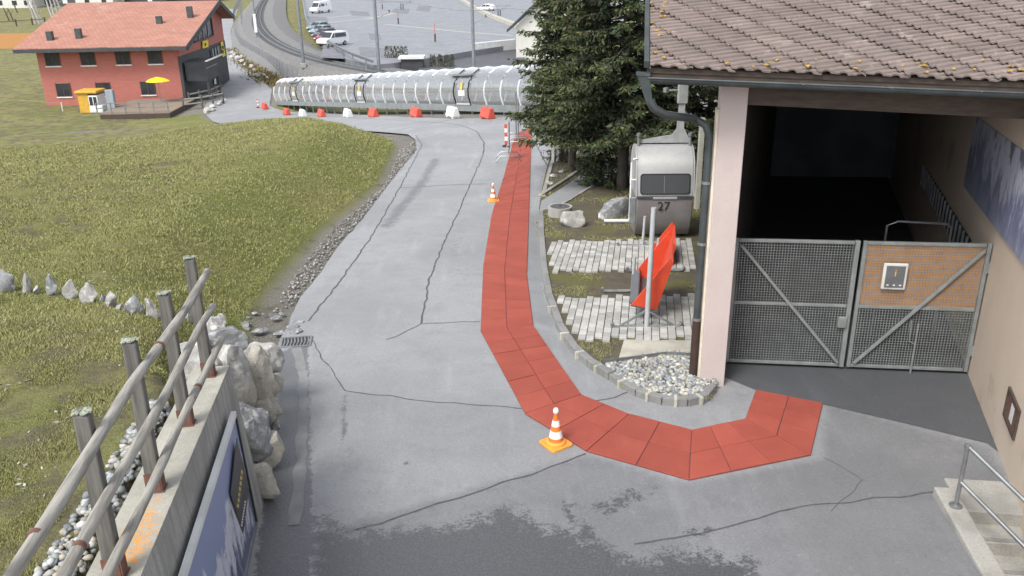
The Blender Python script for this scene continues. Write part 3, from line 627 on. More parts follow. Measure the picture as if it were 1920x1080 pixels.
for k in range(44):
    u_, v_ = (random.uniform(.0, .25), random.uniform(0, 2.2)) if k < 14 else (random.uniform(.3, 6.5), abs(random.gauss(0, .2))+.02)
    p = RO0+GD*u_+RU*v_+RN*.042; orange.append((p, random.uniform(.012, .042)))
mb = MB()
for p, r_ in orange: mb.rock(p, (r_*2.4, r_*1.6, .03), int(r_*1e5), random.uniform(0, 3), 1, 3, .3)
mb.build('roof_lichen', pm('lichen', (.42, .24, .05), (.33, .23, .08), 20, .95, .4), rf, kind='stuff')
# ---- gate
A, Bq = T(1358, 683), T(1815, 702); gd = unit((Bq-A)*[1, 1, 0]); gl = np.linalg.norm((Bq-A)[:2]); gn = a3(-gd[1], gd[0], 0)
sl = (Bq[2]-A[2])/gl; GHT = 2.08
def gp(s, h, e=0.): return a3(A[0]+gd[0]*s, A[1]+gd[1]*s, A[2]+sl*s+.05+h)+gn*e
pm('galv', (.27, .29, .285), (.21, .225, .22), 6, .5, .08, .3, 40); m_wood('plywood', (.60, .30, .11), (.50, .235, .08), 0, .6)
for k, (s0, s1, lab) in enumerate(((0, gl/2-.02, 'galvanised mesh gate leaf hinged at the pink pillar'), (gl/2+.02, gl-.02, 'galvanised mesh gate leaf with plywood upper panel hinged at the cream wall'))):
    gt = thing('gate_leaf', lab, 'gate', gp(s0, 0), 'leaves of the passage gate'); r = .035
    def bar(nm, a, b, w_=.055): MB().beam(a, b, w_, w_, (0, 0, 1) if abs((b-a)[2]) < 1.5 else gn).build(nm, 'galv', gt, bev=.006)
    bar('frame_post', gp(s0+r, 0), gp(s0+r, GHT)); bar('frame_post', gp(s1-r, 0), gp(s1-r, GHT), .07 if k == 0 else .055)
    for h in (.03, 1.03, GHT-.03): bar('frame_rail', gp(s0+.065, h), gp(s1-.075, h), .05)
    if k == 0: bar('brace', gp(s0+.1, GHT-.1, -.04), gp(s1-.1, .08, -.04), .045)
    else: bar('brace', gp(s0+.1, .08, -.04), gp(s1-.1, GHT-.1, -.04), .045)
    mb = MB(); nv = int((s1-s0)/.042)
    for i in range(1, nv): mb.ob(gp(s0+i*.042, .04, -.012), gd*.008, gn*.008, (0, 0, GHT-.08))
    for i in range(1, int(GHT/.042)): mb.ob(gp(s0+.04, i*.042, -.004), (gp(s1, 0)-gp(s0, 0))*(1-.08/(s1-s0)), gn*.008, (0, 0, .008))
    mb.build('wire_mesh', 'galv', gt, kind='stuff')
    for h in (.35, 1.7):
        e = s0 if k == 0 else s1
        MB().box(gp(e+(-.05 if k == 0 else .03), h), (.09, .06, .16), math.atan2(gd[1], gd[0])).build('hinge', 'galv', gt, bev=.006)
    if k == 1: MB().ob(gp(s0+.07, 1.06, .012), gd*(s1-s0-.14), gn*.018, (0, 0, GHT-1.12)).build('plywood_panel', 'plywood', gt)
    if k == 0: MB().box(gp(s1-.12, .78, -.06), (.13, .05, .18), math.atan2(gd[1], gd[0])).build('lock_box', 'galv', gt, bev=.01)
c = gp(gl/2+.52, 1.55, -.06); sg = thing('info_sign', 'small framed grey information sign on the plywood panel', 'sign', c)
MB().box(c, (.35, .04, .42), math.atan2(gd[1], gd[0])).build('sign_frame', pm('sign_frame', (.62, .62, .58), None, 5, .5, .03), sg, bev=.02); MB().box(c-gn*.024, (.27, .008, .34), math.atan2(gd[1], gd[0])).build('sign_face', pm('sign_grey', (.13, .135, .14), None, 5, .6, .03), sg)
pm('yellow', (.62, .46, .10), None, 5, .6, .03); place_text('letter', 'i', .16, c-gn*.031+a3(0, 0, .06), gd, (0, 0, 1), 'yellow', sg)
for x_ in (-.09, 0, .09): MB().box(c-gn*.03+gd*x_+a3(0, 0, -.13), (.03, .004, .02), math.atan2(gd[1], gd[0])).build('symbol', 'white_paint', sg)
# things inside the passage
hr = thing('steel_barrier', 'tubular steel barrier standing inside the passage behind the gate', 'barrier', gp(gl*.78, 0, 1.2))
MB().tube([gp(gl*.7, -.06, 1.4), gp(gl*.7, 1.9, 1.4), gp(gl*.74, 1.98, 1.4), gp(gl*.95, 1.95, 1.4), gp(gl*.97, 1.88, 1.4), gp(gl*.97, -.06, 1.4)], .02, 8).build('tube_frame', 'steel', hr, True); MB().tube([gp(gl*.7, .9, 1.4), gp(gl*.97, .9, 1.4)], .016, 8).build('crossbar', 'steel', hr, True)
ro = thing('drop_rod', 'slim steel drop bolt standing at the foot of the plywood gate leaf', 'bolt', gp(gl*.77, 0, -.06))
MB().tube([gp(gl*.765, -.05, -.055), gp(gl*.765, .8, -.055)], .016, 8).build('rod', 'galv', ro, True); MB().tube([gp(gl*.765, .45, -.055), gp(gl*.74, .5, -.06), gp(gl*.735, .85, -.06)], .012, 8).build('handle', 'galv', ro, True)
# ---- stairs down beside the wall
cl0, cl1 = T(1750, 914, .1), T(1852, 1080, .1); sdv = unit((cl1-cl0)*[1, 1, 0]); sn = a3(-sdv[1], sdv[0], 0)
if sn[0] < 0: sn = -sn
z0 = float(zb(*cl0[:2]))
MB().ob(a3(cl0[0], cl0[1], z0-2.6), sn*.23, sdv*6, (0, 0, 2.72)).build('stair_kerb', 'concrete', None, bev=.02); sk = bpy.data.objects['stair_kerb']; tag(sk, 'raised concrete kerb along the sunken steps', 'kerb')
stp = thing('concrete_steps', 'grey concrete steps going down beside the cream wall', 'steps', a3(cl0[0]+.3, cl0[1], z0))
for i in range(7):
    o_ = a3(cl0[0], cl0[1], z0)+sn*.235+sdv*(-.02+i*.33); ex = sdv*.32 if i == 0 else sdv*0; MB().ob(up(o_, -2.5)-ex, sn*1.9, sdv*.345+ex, (0, 0, 2.5+.03-i*.165)).build('step', 'concrete', stp, bev=.012)
    if i: MB().ob(up(o_, .034-i*.165)+sdv*.27, sn*1.9, sdv*.06, (0, 0, .004)).build('nosing', 'kerb_stone', stp)
hd = thing('stair_handrail', 'galvanised tube handrail of the sunken steps', 'handrail', a3(*(cl0+sn*.12+sdv*.35)[:2], z0+.12))
b0 = a3(*(cl0+sn*.12+sdv*.38)[:2], z0+.12); dn = sdv*1.-a3(0, 0, .5)
MB().tube([b0, up(b0, .78)], .024, 10).build('post', 'steel', hd, True); MB().lathe(b0, [(.07, 0), (.07, .015), (.03, .03), (.0, .03)], 14).build('base_flange', 'steel', hd)
dr = unit(sdv*.9-a3(0, 0, .32)+sn*.52)
for h in (.78, .32): MB().tube([up(b0, h), up(b0, h)+dr*3.6], .024, 10).build('rail', 'steel', hd, True)
MB().lathe(up(b0, .765), [(.036, -.02), (.036, .03), (0, .045)], 10).build('elbow', 'steel', hd, True)
# ================================================================== RETAINING WALL, FENCE, BOULDERS
wall = thing('retaining_wall', 'board-marked concrete retaining wall with orange lichen on its top', 'wall', a3(WF0[0], WF0[1], -.4))
LN = 8.3; wn = unit(a3(-WD[1], WD[0], 0));  wn = wn if wn[0] > 0 else -wn      # towards the road
WB = 13; vs, fs = [], []
nS, nT = 70, 6
tv = []
for i in range(nS+1):
    for j in range(nT+1):
        p = WF0+WD*(LN*i/nS)-wn*(.37*j/nT); tv.append(p)
top = np_mesh('wall_top', np.array(tv)-WL[wall.name], np.array([[i*(nT+1)+j, (i+1)*(nT+1)+j, (i+1)*(nT+1)+j+1, i*(nT+1)+j+1] for i in range(nS) for j in range(nT)]), 'concrete_top', wall)
tvv = np.array(tv); li = np.zeros(len(tvv))
for px, py, r, pk in ((300, 935, .12, .75), (278, 965, .16, .8), (268, 985, .24, .78), (258, 1010, .30, .82), (240, 1050, .30, .78), (330, 870, .12, .6), (285, 950, .14, .7), (340, 845, .10, .45), (350, 830, .10, .45), (250, 1060, .2, .7), (375, 770, .08, .3)):
    c = T(px, py, 1.9); li = np.maximum(li, pk*np.exp(-(np.hypot(tvv[:, 0]-c[0], tvv[:, 1]-c[1])/r)**2))
fattr(top, 'lich', li)
for k in range(7):                                                   # cast in bays
    a, b = WF0+WD*(LN*k/7+(.004 if k else 0)), WF0+WD*(LN*(k+1)/7-.004)
    lo = lambda p: a3(p[0], p[1], float(zb(p[0], p[1]))-.3)
    q = [a-a3(0, 0, .003), b-a3(0, 0, .003), b-wn*.37-a3(0, 0, .003), a-wn*.37-a3(0, 0, .003)]
    bt = [lo(a)+wn*.13+(WD*-.22 if k == 0 else 0), lo(b)+wn*.13, lo(b)-wn*.37, lo(a)-wn*.37]
    MB().hexa(bt+q).build('wall_bay', 'concrete_face', wall)
m_wood('weathered', (.15, .142, .128), (.075, .07, .064), 2); m_wood('weathered_rail', (.34, .325, .29), (.17, .16, .14), 1, 1.1, -(math.atan2(WD[1], WD[0])+math.pi/2))
pm('lichen_pale', (.34, .37, .29), (.22, .24, .17), 22, .95, .8)
PB = [T(x, y, 1.9) for x, y in ((398, 704), (353, 795), (299, 917), (222, 1079))]
sp_ = [(p-WF0)@WD for p in PB]; sp_ += [sp_[-1]+1.45, sp_[-1]+2.6]
fence = thing('wooden_fence', 'weathered log fence standing on top of the concrete wall', 'fence', WF0+WD*sp_[0]-wn*.16)
ang = math.atan2(WD[1], WD[0])
for k, s_ in enumerate(sp_):
    b = WF0+WD*s_-wn*.17; lean = a3(random.uniform(-.02, .02), random.uniform(-.03, .03), 0); h = (1.27, 1.27, 1.27, 1.22, 1.2, 1.2)[k]; M = MB(); u_ = WD*.048; v_ = wn*.056
    lo_ = [b-u_-v_, b+u_-v_, b+u_+v_, b-u_+v_]; hi = [up(q, h+d)+lean-(q-b)*.12 for q, d in zip(lo_, (.05, .02, 0, .03))]
    po = M.hexa([up(q, .012) for q in lo_]+hi).build('post', 'weathered', fence, bev=.012)
    mb = MB()
    for i in range(14): mb.rock(up(b, h+.028)+lean+u_*random.uniform(-.9, .9)+v_*random.uniform(-.9, .9), (.04, .04, .022), i+k*40, 0, 1, 3, .4)
    mb.build('lichen_cap', 'lichen_pale', po)
    br = MB(); br.hexa([b-u_*1.45-v_*1.4, b+u_*1.45-v_*1.4, b+u_*1.45+v_*1.4, b-u_*1.45+v_*1.4]+[up(q, .012) for q in (b-u_*1.45-v_*1.4, b+u_*1.45-v_*1.4, b+u_*1.45+v_*1.4, b-u_*1.45+v_*1.4)])
    br.ob(b-u_*1.15+v_*1.06, u_*2.3, v_*.14, (0, 0, .2)); br.ob(b-u_*1.2-v_*1.0, u_*.12, v_*2.0, (0, 0, .17)); br.ob(b+u_*1.06-v_*1.0, u_*.12, v_*2.0, (0, 0, .17))
    br.build('post_bracket', 'rust', fence)
for h, r_, joint in ((1.08, .038, 2.45), (.69, .036, 2.0), (.27, .035, 1.5)):
    s0 = sp_[0]-.22-(.1 if h < .5 else 0); ends = [s0, sp_[0]+joint-.6, sp_[0]+joint+2.0, LN-.1]
    for a, b in zip(ends, ends[1:]):
        P = [WF0+WD*s+wn*(-.17+.10+.012*math.sin(s*2+h*5))+a3(0, 0, h+.012*math.sin(s*1.3+h*9)) for s in np.linspace(a, b, 9)]
        ra = MB().tube(P, [r_*(1.02+.07*math.sin(i*1.7+h*3)) for i in range(9)], 14).build('rail', 'weathered_rail', fence, True)
        if a > s0:
            p = WF0+WD*(a-.0)+wn*(-.07); st_ = MB(); st_.tube([p+a3(0, 0, h)-WD*.018, p+a3(0, 0, h)+WD*.018], r_*1.1, 14); st_.build('strap', 'rust', ra, True)
CW = [WF0+WD*s-wn*k for s, k in ((.5, .38), (7, .38), (7, 1.0), (.5, .72))]
stones('wall_cobbles', CW, 2000, .022, .042, lambda x, y: float(gh(np.array(x), np.array(y)))-.0, TONES, 'strip of loose grey cobbles behind the concrete wall')
BD = [('boulder', 'flat greenish boulder topping the rock pile beside the wall end', 426, 634, 1.35, (.62, .55, .42), 'rock_grey'), ('boulder', 'angular white boulder on the road side of the rock pile', 488, 676, .75, (.62, .55, .6), 'rock_pale'),
      ('boulder', 'tall pointed white boulder leaning on the concrete wall end', 436, 695, 1.2, (.5, .6, 1.15), 'rock_pale'), ('boulder', 'cream rounded boulder wedged in the middle of the rock pile', 473, 700, .95, (.36, .5, .75), 'rock_tan'),
      ('boulder', 'tan squarish boulder under the angular white boulder', 497, 727, .55, (.38, .45, .55), 'rock_tan'), ('boulder', 'cream egg-shaped boulder above the two-tone boulder', 496, 762, .45, (.42, .45, .62), 'rock_tan'),
      ('rock', 'narrow brown rock jammed between wall and rock pile', 459, 748, .85, (.2, .3, .45), 'rock_tan'), ('boulder', 'smooth blue-grey boulder pressed against the concrete wall', 476, 812, .55, (.44, .55, .78), 'rock_grey'),
      ('boulder', 'tan two-tone boulder at the foot of the blue-grey boulder', 506, 843, .28, (.34, .42, .62), 'rock_tan'), ('boulder', 'brownish boulder ending the rock pile at the wall foot', 494, 905, .22, (.38, .42, .52), 'rock_tan'),
      ('rock', 'small grey rock filling the gap above the two-tone boulder', 512, 795, .2, (.2, .24, .3), 'rock_grey'), ('rock', 'small brown rock under the road edge of the rock pile', 519, 722, .18, (.2, .22, .3), 'rock_tan'),
      ('boulder', 'bright white boulder behind the last fence post', 371, 682, 1.62, (.44, .6, .5), 'rock_pale'), ('rock', 'rough pale rock on the grass above the rock pile', 402, 612, 1.2, (.5, .3, .3), 'rock_pale')]
for i, (nm, lab, px, py, h, d, mt) in enumerate(BD): rockthing(nm, lab, px, py, h, d, 60+i*7, mt, .4*i, sub=4, cuts=15, rough=.15)
for i in range(16):                                                   # crumbled pieces under the bank
    px, py = random.uniform(440, 560), random.uniform(585, 625)
    rockthing('rubble_stone', 'small pale rubble stone on the verge between drain and grass bank', px, py, .01, tuple(np.array([.17, .14, .05])*random.uniform(.6, 1.7)), 300+i, 'rock_grey', i, 'rubble stones by the drain')
SR = [(11, 548, 30, 46, 'broad slanted'), (55, 549, 18, 40, 'slim leaning'), (71, 552, 12, 18, 'tiny'), (99, 555, 22, 38, 'round-topped white'), (134, 562, 30, 44, 'wide ragged'), (172, 568, 30, 40, 'grey-white leaning'), (193, 567, 10, 18, 'tiny white'), (211, 578, 26, 40, 'grey pointed'), (225, 582, 12, 14, 'tiny sunken'), (253, 589, 26, 46, 'tall round-shouldered'), (268, 590, 9, 26, 'thin sliver'), (285, 596, 28, 44, 'tilted ragged'), (302, 602, 10, 20, 'tiny brownish'), (357, 607, 18, 42, 'slim white'), (414, 612, 20, 30, 'low ragged')]
for i, (px, py, wpx, hpx, adj) in enumerate(SR):
    p = TG(px, py); s_ = F/np.linalg.norm(p-CAM); M = np.array(Matrix.Rotation(random.uniform(.05, .3), 3, 'Y'))
    mb = MB().rock((0, 0, 0), (wpx/s_*1.0, .13, hpx/s_*1.05), 500+i, 0, 3, 12, .22, M); V_ = np.array(mb.v); zz = (V_[:, 2]-V_[:, 2].min())/np.ptp(V_[:, 2]); V_[:, 0] *= 1.08-.34*zz**2+.25*np.sin(zz*9+i)*.3; V_ += p+a3(0, 0, hpx/s_*.36); mb.v = [tuple(q) for q in V_]
    nb = ('between the broad slab and the pointed stones', 'by the white upright stones', 'towards the log fence')[min(2, i//5)]
    tag(mb.build('edging_stone', 'rock_pale' if i % 3 else 'rock_grey', smooth=True), f'{adj} upright edging stone in the grass {nb}', 'stone', 'row of upright edging stones')
# drain grate
dg = thing('drain_grate', 'cast iron drain grate with wavy slots in the road edge', 'drain', T(555, 642)); c = T(555, 642); g1 = unit((T(577, 640)-T(533, 643))*[1, 1, 0]); g2 = a3(-g1[1], g1[0], 0)
MB().ob(up(c, .004)-g1*.26-g2*.2, g1*.52, g2*.4, (0, 0, .004)).build('pit', 'black', dg)
for s_ in (-1, 1): MB().ob(up(c, .004)-g1*.27+g2*(.2*s_-.02), g1*.54, g2*.04, (0, 0, .018)).build('frame_bar', 'steel_dull', dg); MB().ob(up(c, .004)+g1*(.25*s_-.02)-g2*.18, g1*.04, g2*.36, (0, 0, .018)).build('frame_bar', 'steel_dull', dg)
for i in range(8):
    o_ = c+g1*(-.21+i*.058); mb = MB()
    for a, b, sh in ((-.17, 0, .02), (0, .17, -.02)): mb.ob(up(o_, .006)+g2*a+g1*(-sh*.5), g1*.024, g2*.17+g1*sh, (0, 0, .014))
    mb.build('slot_bar', 'steel_dull', dg)
# banner on the wall face
FA, FB = WF0+wn*.075, WF1+wn*.075
bt = [VP(428, 803, FA, FB), VP(467, 968, FA, FB)]
h1, h0 = bt[0][2], bt[1][2]; s0 = ((bt[0]+bt[1])/2-WF0)@WD
def bp(s, f, e=0.): p = WF0+WD*(s0+s); return a3(p[0], p[1], h0+(h1-h0)*f)+wn*(.115-.055*f+.03+e)
m_print('banner_print', -.1, h1-h0)
bn = thing('wall_banner', 'framed blue mountain banner mounted on the concrete wall face', 'banner', bp(0, 0)); BL = 3.0
MB().hexa([bp(s, f, e) for e in (0, .02) for s, f in ((0, 0), (BL, 0), (BL, 1), (0, 1))]).build('panel', 'banner_print', bn)
for (sa, fa), (sb, fb), mt in (((0, 1.03), (BL, 1.03), 'white_paint'), ((0, 0), (BL, 0), 'steel'), ((0, 0), (0, 1), 'black'), ((BL, 0), (BL, 1), 'steel')): MB().beam(bp(sa, fa, .012), bp(sb, fb, .012), .06 if fa > 1 else .04, .05, wn).build('frame_bar', mt, bn)
MB().hexa([VP(x, y, FA, FB)+wn*e for e in (.072, .078) for x, y in ((429, 823), (417, 928), (441, 1004), (453, 916))]).build('dark_panel', pm('banner_dark', (.05, .05, .055), None, 4, .45, .0), bn)
pm('lettering', (.50, .42, .14), None, 30, .6, .0)
for i in range(7): MB().hexa([VP(x, y, FA, FB)+wn*e for e in (.079, .082) for x, y in ((437-i*1.35, 882+i*10.5), (436-i*1.35, 889+i*10.5), (439.5-i*1.35, 892+i*10.5), (440.5-i*1.35, 885+i*10.5))]).build('lettering', 'lettering', bn)
for i in range(9): MB().hexa([VP(x, y, FA, FB)+wn*e for e in (.079, .082) for x, y in ((444-i*.9, 940+i*5.5), (443.4-i*.9, 943.5+i*5.5), (445.4-i*.9, 945+i*5.5), (446-i*.9, 941.5+i*5.5))]).build('small_lettering', 'white_paint', bn)
# ================================================================== GONDOLA CABIN
pm('cabin_alu', (.50, .505, .50), (.43, .435, .43), 2, .45, .06, .35, 30, c3=(.30, .30, .30), s3=1.5); pm('cabin_belly', (.27, .255, .25), (.23, .215, .21), 2.5, .5, .08, .4, 30)
c = T(1235, 437, BEDH); gx = a3(1, -.03, 0); gy = a3(.03, 1, 0)
cab = thing('gondola_cabin', 'old aluminium gondola cabin with number 27 set on the ground', 'gondola', c)
def cp_(x, y, z): return c+gx*x+gy*y+a3(0, 0, z)
W2 = .66
def extr(prof, w_, name, mat, par, x0=0., bev=.0): return MB().prism([cp_(x0-w_, y, z) for y, z in prof], gx*2*w_).build(name, mat, par, True, bev)
belly = [(-.42, .10), (-.60, .35), (-.68, .65), (-.70, 1.0), (-.69, 1.12), (.69, 1.12), (.70, 1.0), (.68, .65), (.60, .35), (.42, .10)]
upper = [(-.69, 1.12), (-.68, 1.2), (-.60, 1.72), (-.53, 1.9), (-.40, 2.07), (-.22, 2.19), (0, 2.24), (.22, 2.19), (.40, 2.07), (.53, 1.9), (.60, 1.72), (.69, 1.12)]
extr(belly, W2, 'lower_body', 'cabin_belly', cab, bev=.02); ub = extr(upper, W2, 'upper_body', 'cabin_alu', cab, bev=.02)
for s_ in (-1, 1): MB().prism([cp_(s_*W2-.03*(s_ < 0), y*1.03, z*1.005) for y, z in upper], gx*.03).build('body_edge', 'cabin_alu', cab, True)
def winp(u_, f, e): y0, z0_, y1, z1 = -.683, 1.175, -.613, 1.66; return cp_(u_, y0+(y1-y0)*f-e, z0_+(z1-z0_)*f)
rr = [(sx*(.52+.07*math.cos(a)), .5+sz*(.36+.14*math.sin(a))) for sx, sz, rng in ((1, 1, np.linspace(0, math.pi/2, 5)), (-1, 1, np.linspace(math.pi/2, 0, 5)), (-1, -1, np.linspace(0, math.pi/2, 5)), (1, -1, np.linspace(math.pi/2, 0, 5))) for a in rng]
wi = MB().prism([winp(x, f, .012) for x, f in rr], -gy*.012).build('window_seal', 'rubber_black', cab)
mg, t, b = _nodes('cabin_glass'); b.inputs['Base Color'].default_value = (.07, .075, .08, 1); b.inputs['Roughness'].default_value = .08; MATS['cabin_glass'] = mg
MB().prism([winp(x*.955, .5+(f-.5)*.9, .026) for x, f in rr], -gy*.004).build('pane', 'cabin_glass', wi)
MB().ob(winp(-.03, .06, .034), gx*.012, gy*.003, winp(0, .9, .034)-winp(0, .06, .034)).build('pane_bar', 'steel_dull', wi)
MB().ob(cp_(-W2, -.725, 1.07), gx*2*W2, gy*.03, (0, 0, .05)).build('belt_rail', 'zinc', cab); MB().ob(cp_(-.28, -.74, 1.075), gx*.56, gy*.014, (0, 0, .05)).build('belt_plate', 'cabin_alu', cab)
place_text('number', '27', .3, cp_(-.02, -.712, .88), gx, unit(a3(0, .02, 1)), 'black', cab, .004)
for x, lab in ((-W2-.1, 0),): MB().tube([cp_(x+.1, -.5, 2.0), cp_(x, -.5, 1.98), cp_(x-.03, -.5, 1.9), cp_(x-.05, -.6, .55)], .022, 8).build('ski_rack_bar', 'white_paint', cab, True)
for z in (1.05, 1.5): MB().tube([cp_(-W2-.14, -.55, z), cp_(-W2, -.55, z)], .018, 6).build('rack_bracket', 'white_paint', cab)
MB().ob(cp_(-W2-.16, -.62, .45), gx*.15, gy*.05, (0, 0, .62)).build('ski_rack_plate', 'steel_dull', cab, bev=.01)
ha = MB().prism([cp_(x, -.03, z) for x, z in ((-.58, 2.27), (-.58, 2.33), (.2, 2.46), (.30, 2.6), (.33, 3.25), (.47, 3.25), (.47, 2.62), (.62, 2.34), (.62, 2.27))], gy*.06).build('hanger_arm', 'pale_steel2' if 'pale_steel2' in MATS else pm('pale_steel2', (.42, .43, .43), None, 5, .5, .05, .2), cab)
MB().box(cp_(.40, 0, 3.42), (.24, .14, .45)).build('grip_housing', 'pale_steel2', cab, bev=.02); MB().tube([cp_(.28, 0, 3.5), cp_(.02, 0, 3.5)], .03, 8).build('grip_arm', 'steel', cab, True); MB().lathe(cp_(.0, 0, 3.44), [(.0, 0), (.07, .02), (.07, .12), (0, .14)], 10).build('grip_jaw', 'steel', cab, True)
for x in (-.6, .62): MB().tube([cp_(x, -.1, 2.2), cp_(x, -.1, 2.45)], .035, 8).build('damper_post', 'steel_dull', cab); MB().lathe(cp_(x, -.1, 2.42), [(0, 0), (.06, .03), (.06, .09), (0, .12)], 10).build('damper_knob', 'steel', cab, True)
MB().box(cp_(0, 0, .05), (.9, .7, .14)).build('support_block', 'zinc', cab)
# ================================================================== RED TROUGHS ON STANDS
pm('red_sheet', (.62, .075, .03), (.55, .06, .028), 3, .5, .08); pm('grey_sheet', (.085, .088, .095), (.11, .112, .12), 3, .6, .1)
def stand(par, b, h, wd, full=True):
    MB().tube([b, b+a3(.03, 0, h)], .045 if h > 1.5 else .032, 10).build('pole', 'pale_steel', par, True)
    MB().tube([b+a3(-wd/2-.04, 0, .11), b+a3(-wd/2, 0, .045), b+a3(-wd/2+.08, 0, .035), b+a3(wd/2-.08, 0, .035), b+a3(wd/2, 0, .045), b+a3(wd/2+.04, 0, .11)], .035, 8).build('foot', 'steel_dull', par, True)
    if full:
        for s_ in (-1, 1): MB().beam(b+a3(s_*wd*.42, 0, .05), b+a3(s_*.02, 0, .34), .04, .03).build('foot_brace', 'steel_dull', par)
pm('pale_steel', (.48, .50, .51), (.40, .42, .43), 5, .5, .05, .15)
def trough(b, lab, tall, first, dz=0.):
    th = thing('chute_stand', lab, 'chute', b, 'red chutes on steel stands'); stand(th, b, tall, 1.15, first); stand(th, b+a3(.02, 2.0, -.1), .75, 1.1, False)
    yA, yB = .22, 1.62; P1, P2, P3, Q1, Q3 = CH; o = (Q1-P1+Q3-P3)/2; P1, P2, P3 = b+P1+a3(0, 0, dz), b+P2+a3(0, 0, dz), b+P3+a3(0, 0, dz)
    for k, d in ((0, a3(0, 0, 0)), (1, o)): MB().prism([P1+d, P2+d, P3+d, P3+d+a3(-.04, 0, .07)], a3(0, .025, 0)).build('side_panel', 'red_sheet', th, bev=.004)
    MB().hexa([P1, P2, P2+o, P1+o]+[q+a3(-.005, 0, -.02) for q in (P1, P2, P2+o, P1+o)]).build('floor_panel', 'grey_sheet', th)
    MB().hexa([P1+a3(0, .03, 0), P1+o-a3(0, .01, 0), P1+o+a3(.14, 0, .12), P1+a3(.14, .03, .12)]+[q+a3(-.02, 0, .012) for q in (P1+a3(0, .03, 0), P1+o-a3(0, .01, 0), P1+o+a3(.14, 0, .12), P1+a3(.14, .03, .12))]).build('lip_panel', 'grey_sheet', th)
    MB().hexa([P2+(P3-P2)*f+o*s_ for f, s_ in ((.0, 0), (1, 0), (1, 1), (.0, 1))]+[P2+(P3-P2)*f+o*s_+a3(.02, 0, -.006) for f, s_ in ((.0, 0), (1, 0), (1, 1), (.0, 1))]).build('back_panel', 'red_sheet', th)
    return th
b0 = T(1212, 616, BEDH)
def _v(x, y, dy): return VP(x, y, b0+a3(0, dy, 0), b0+a3(1, dy, 0))-b0
CH = [_v(1183, 572, .25), _v(1229, 581, .25), _v(1261, 491, .25), _v(1187, 508, 1.55), _v(1258, 449, 1.55)]; print('chute', CH)
trough(T(1212, 616, BEDH), 'bright red open chute with grey floor on the tall steel pole stand', 2.2, True)
trough(T(1229, 510, BEDH), 'red open chute on low stand just before the gondola cabin', .75, False, -.66)
# second pale post of the station side
p = T(1302, 398); tag(MB().ob(up(p, -.1), (.14, 0, 0), (0, .14, 0), (0, 0, 2.7)).build('boundary_post', pm('pale_post', (.50, .49, .42), None, 4, .8, .1), bev=.01), 'pale slim post standing between gondola cabin and station wall', 'post')
# ================================================================== CONES
pm('cone_orange', (.78, .19, .03), (.70, .16, .03), 5, .5, .05); pm('cone_base', (.80, .34, .05), (.72, .28, .05), 6, .55, .1, c3=(.5, .2, .06), s3=8)
pm('reflective', (.82, .80, .80), (.70, .69, .70), 8, .35, .03)
def cone(p, rz, lab):
    t_ = thing('traffic_cone', lab, 'traffic cone', p, 'traffic cones along the walkway', rz); R = .0
    o = MB(); q = WL[t_.name]; WL[t_.name] = np.zeros(3)
    MB().prism([(x*.17, y*.17, .005) for x, y in ((-1, -.85), (-.85, -1), (.85, -1), (1, -.85), (1, .85), (.85, 1), (-.85, 1), (-1, .85))], (0, 0, .035)).build('base_plate', 'cone_base', t_, bev=.008)
    MB().lathe((0, 0, .04), [(.135, 0), (.135, .02), (.118, .035), (.10, .04)], 24).build('base_ring', 'cone_base', t_, True)
    rz_ = lambda z: .105-.155*(z-.04)/.8
    for nm, z0_, z1, mt, e in (('cone_body', .05, .47, 'cone_orange', 0), ('reflective_band', .13, .225, 'reflective', .003), ('reflective_band', .295, .375, 'reflective', .003)): MB().lathe((0, 0, 0), [(rz_(z0_)+e, z0_), (rz_(z1)+e, z1)], 24).build(nm, mt, t_, True)
    MB().lathe((0, 0, .47), [(.024, 0), (.036, .02), (.038, .05), (.024, .075), (0, .082)], 16).build('white_knob', 'reflective', t_, True)
    WL[t_.name] = q; return t_
cone(T(1042, 834), .6, 'orange and white traffic cone at the outer bend of the red walkway'); cone(T(925, 377), .1, 'orange and white traffic cone beside the straight red walkway')
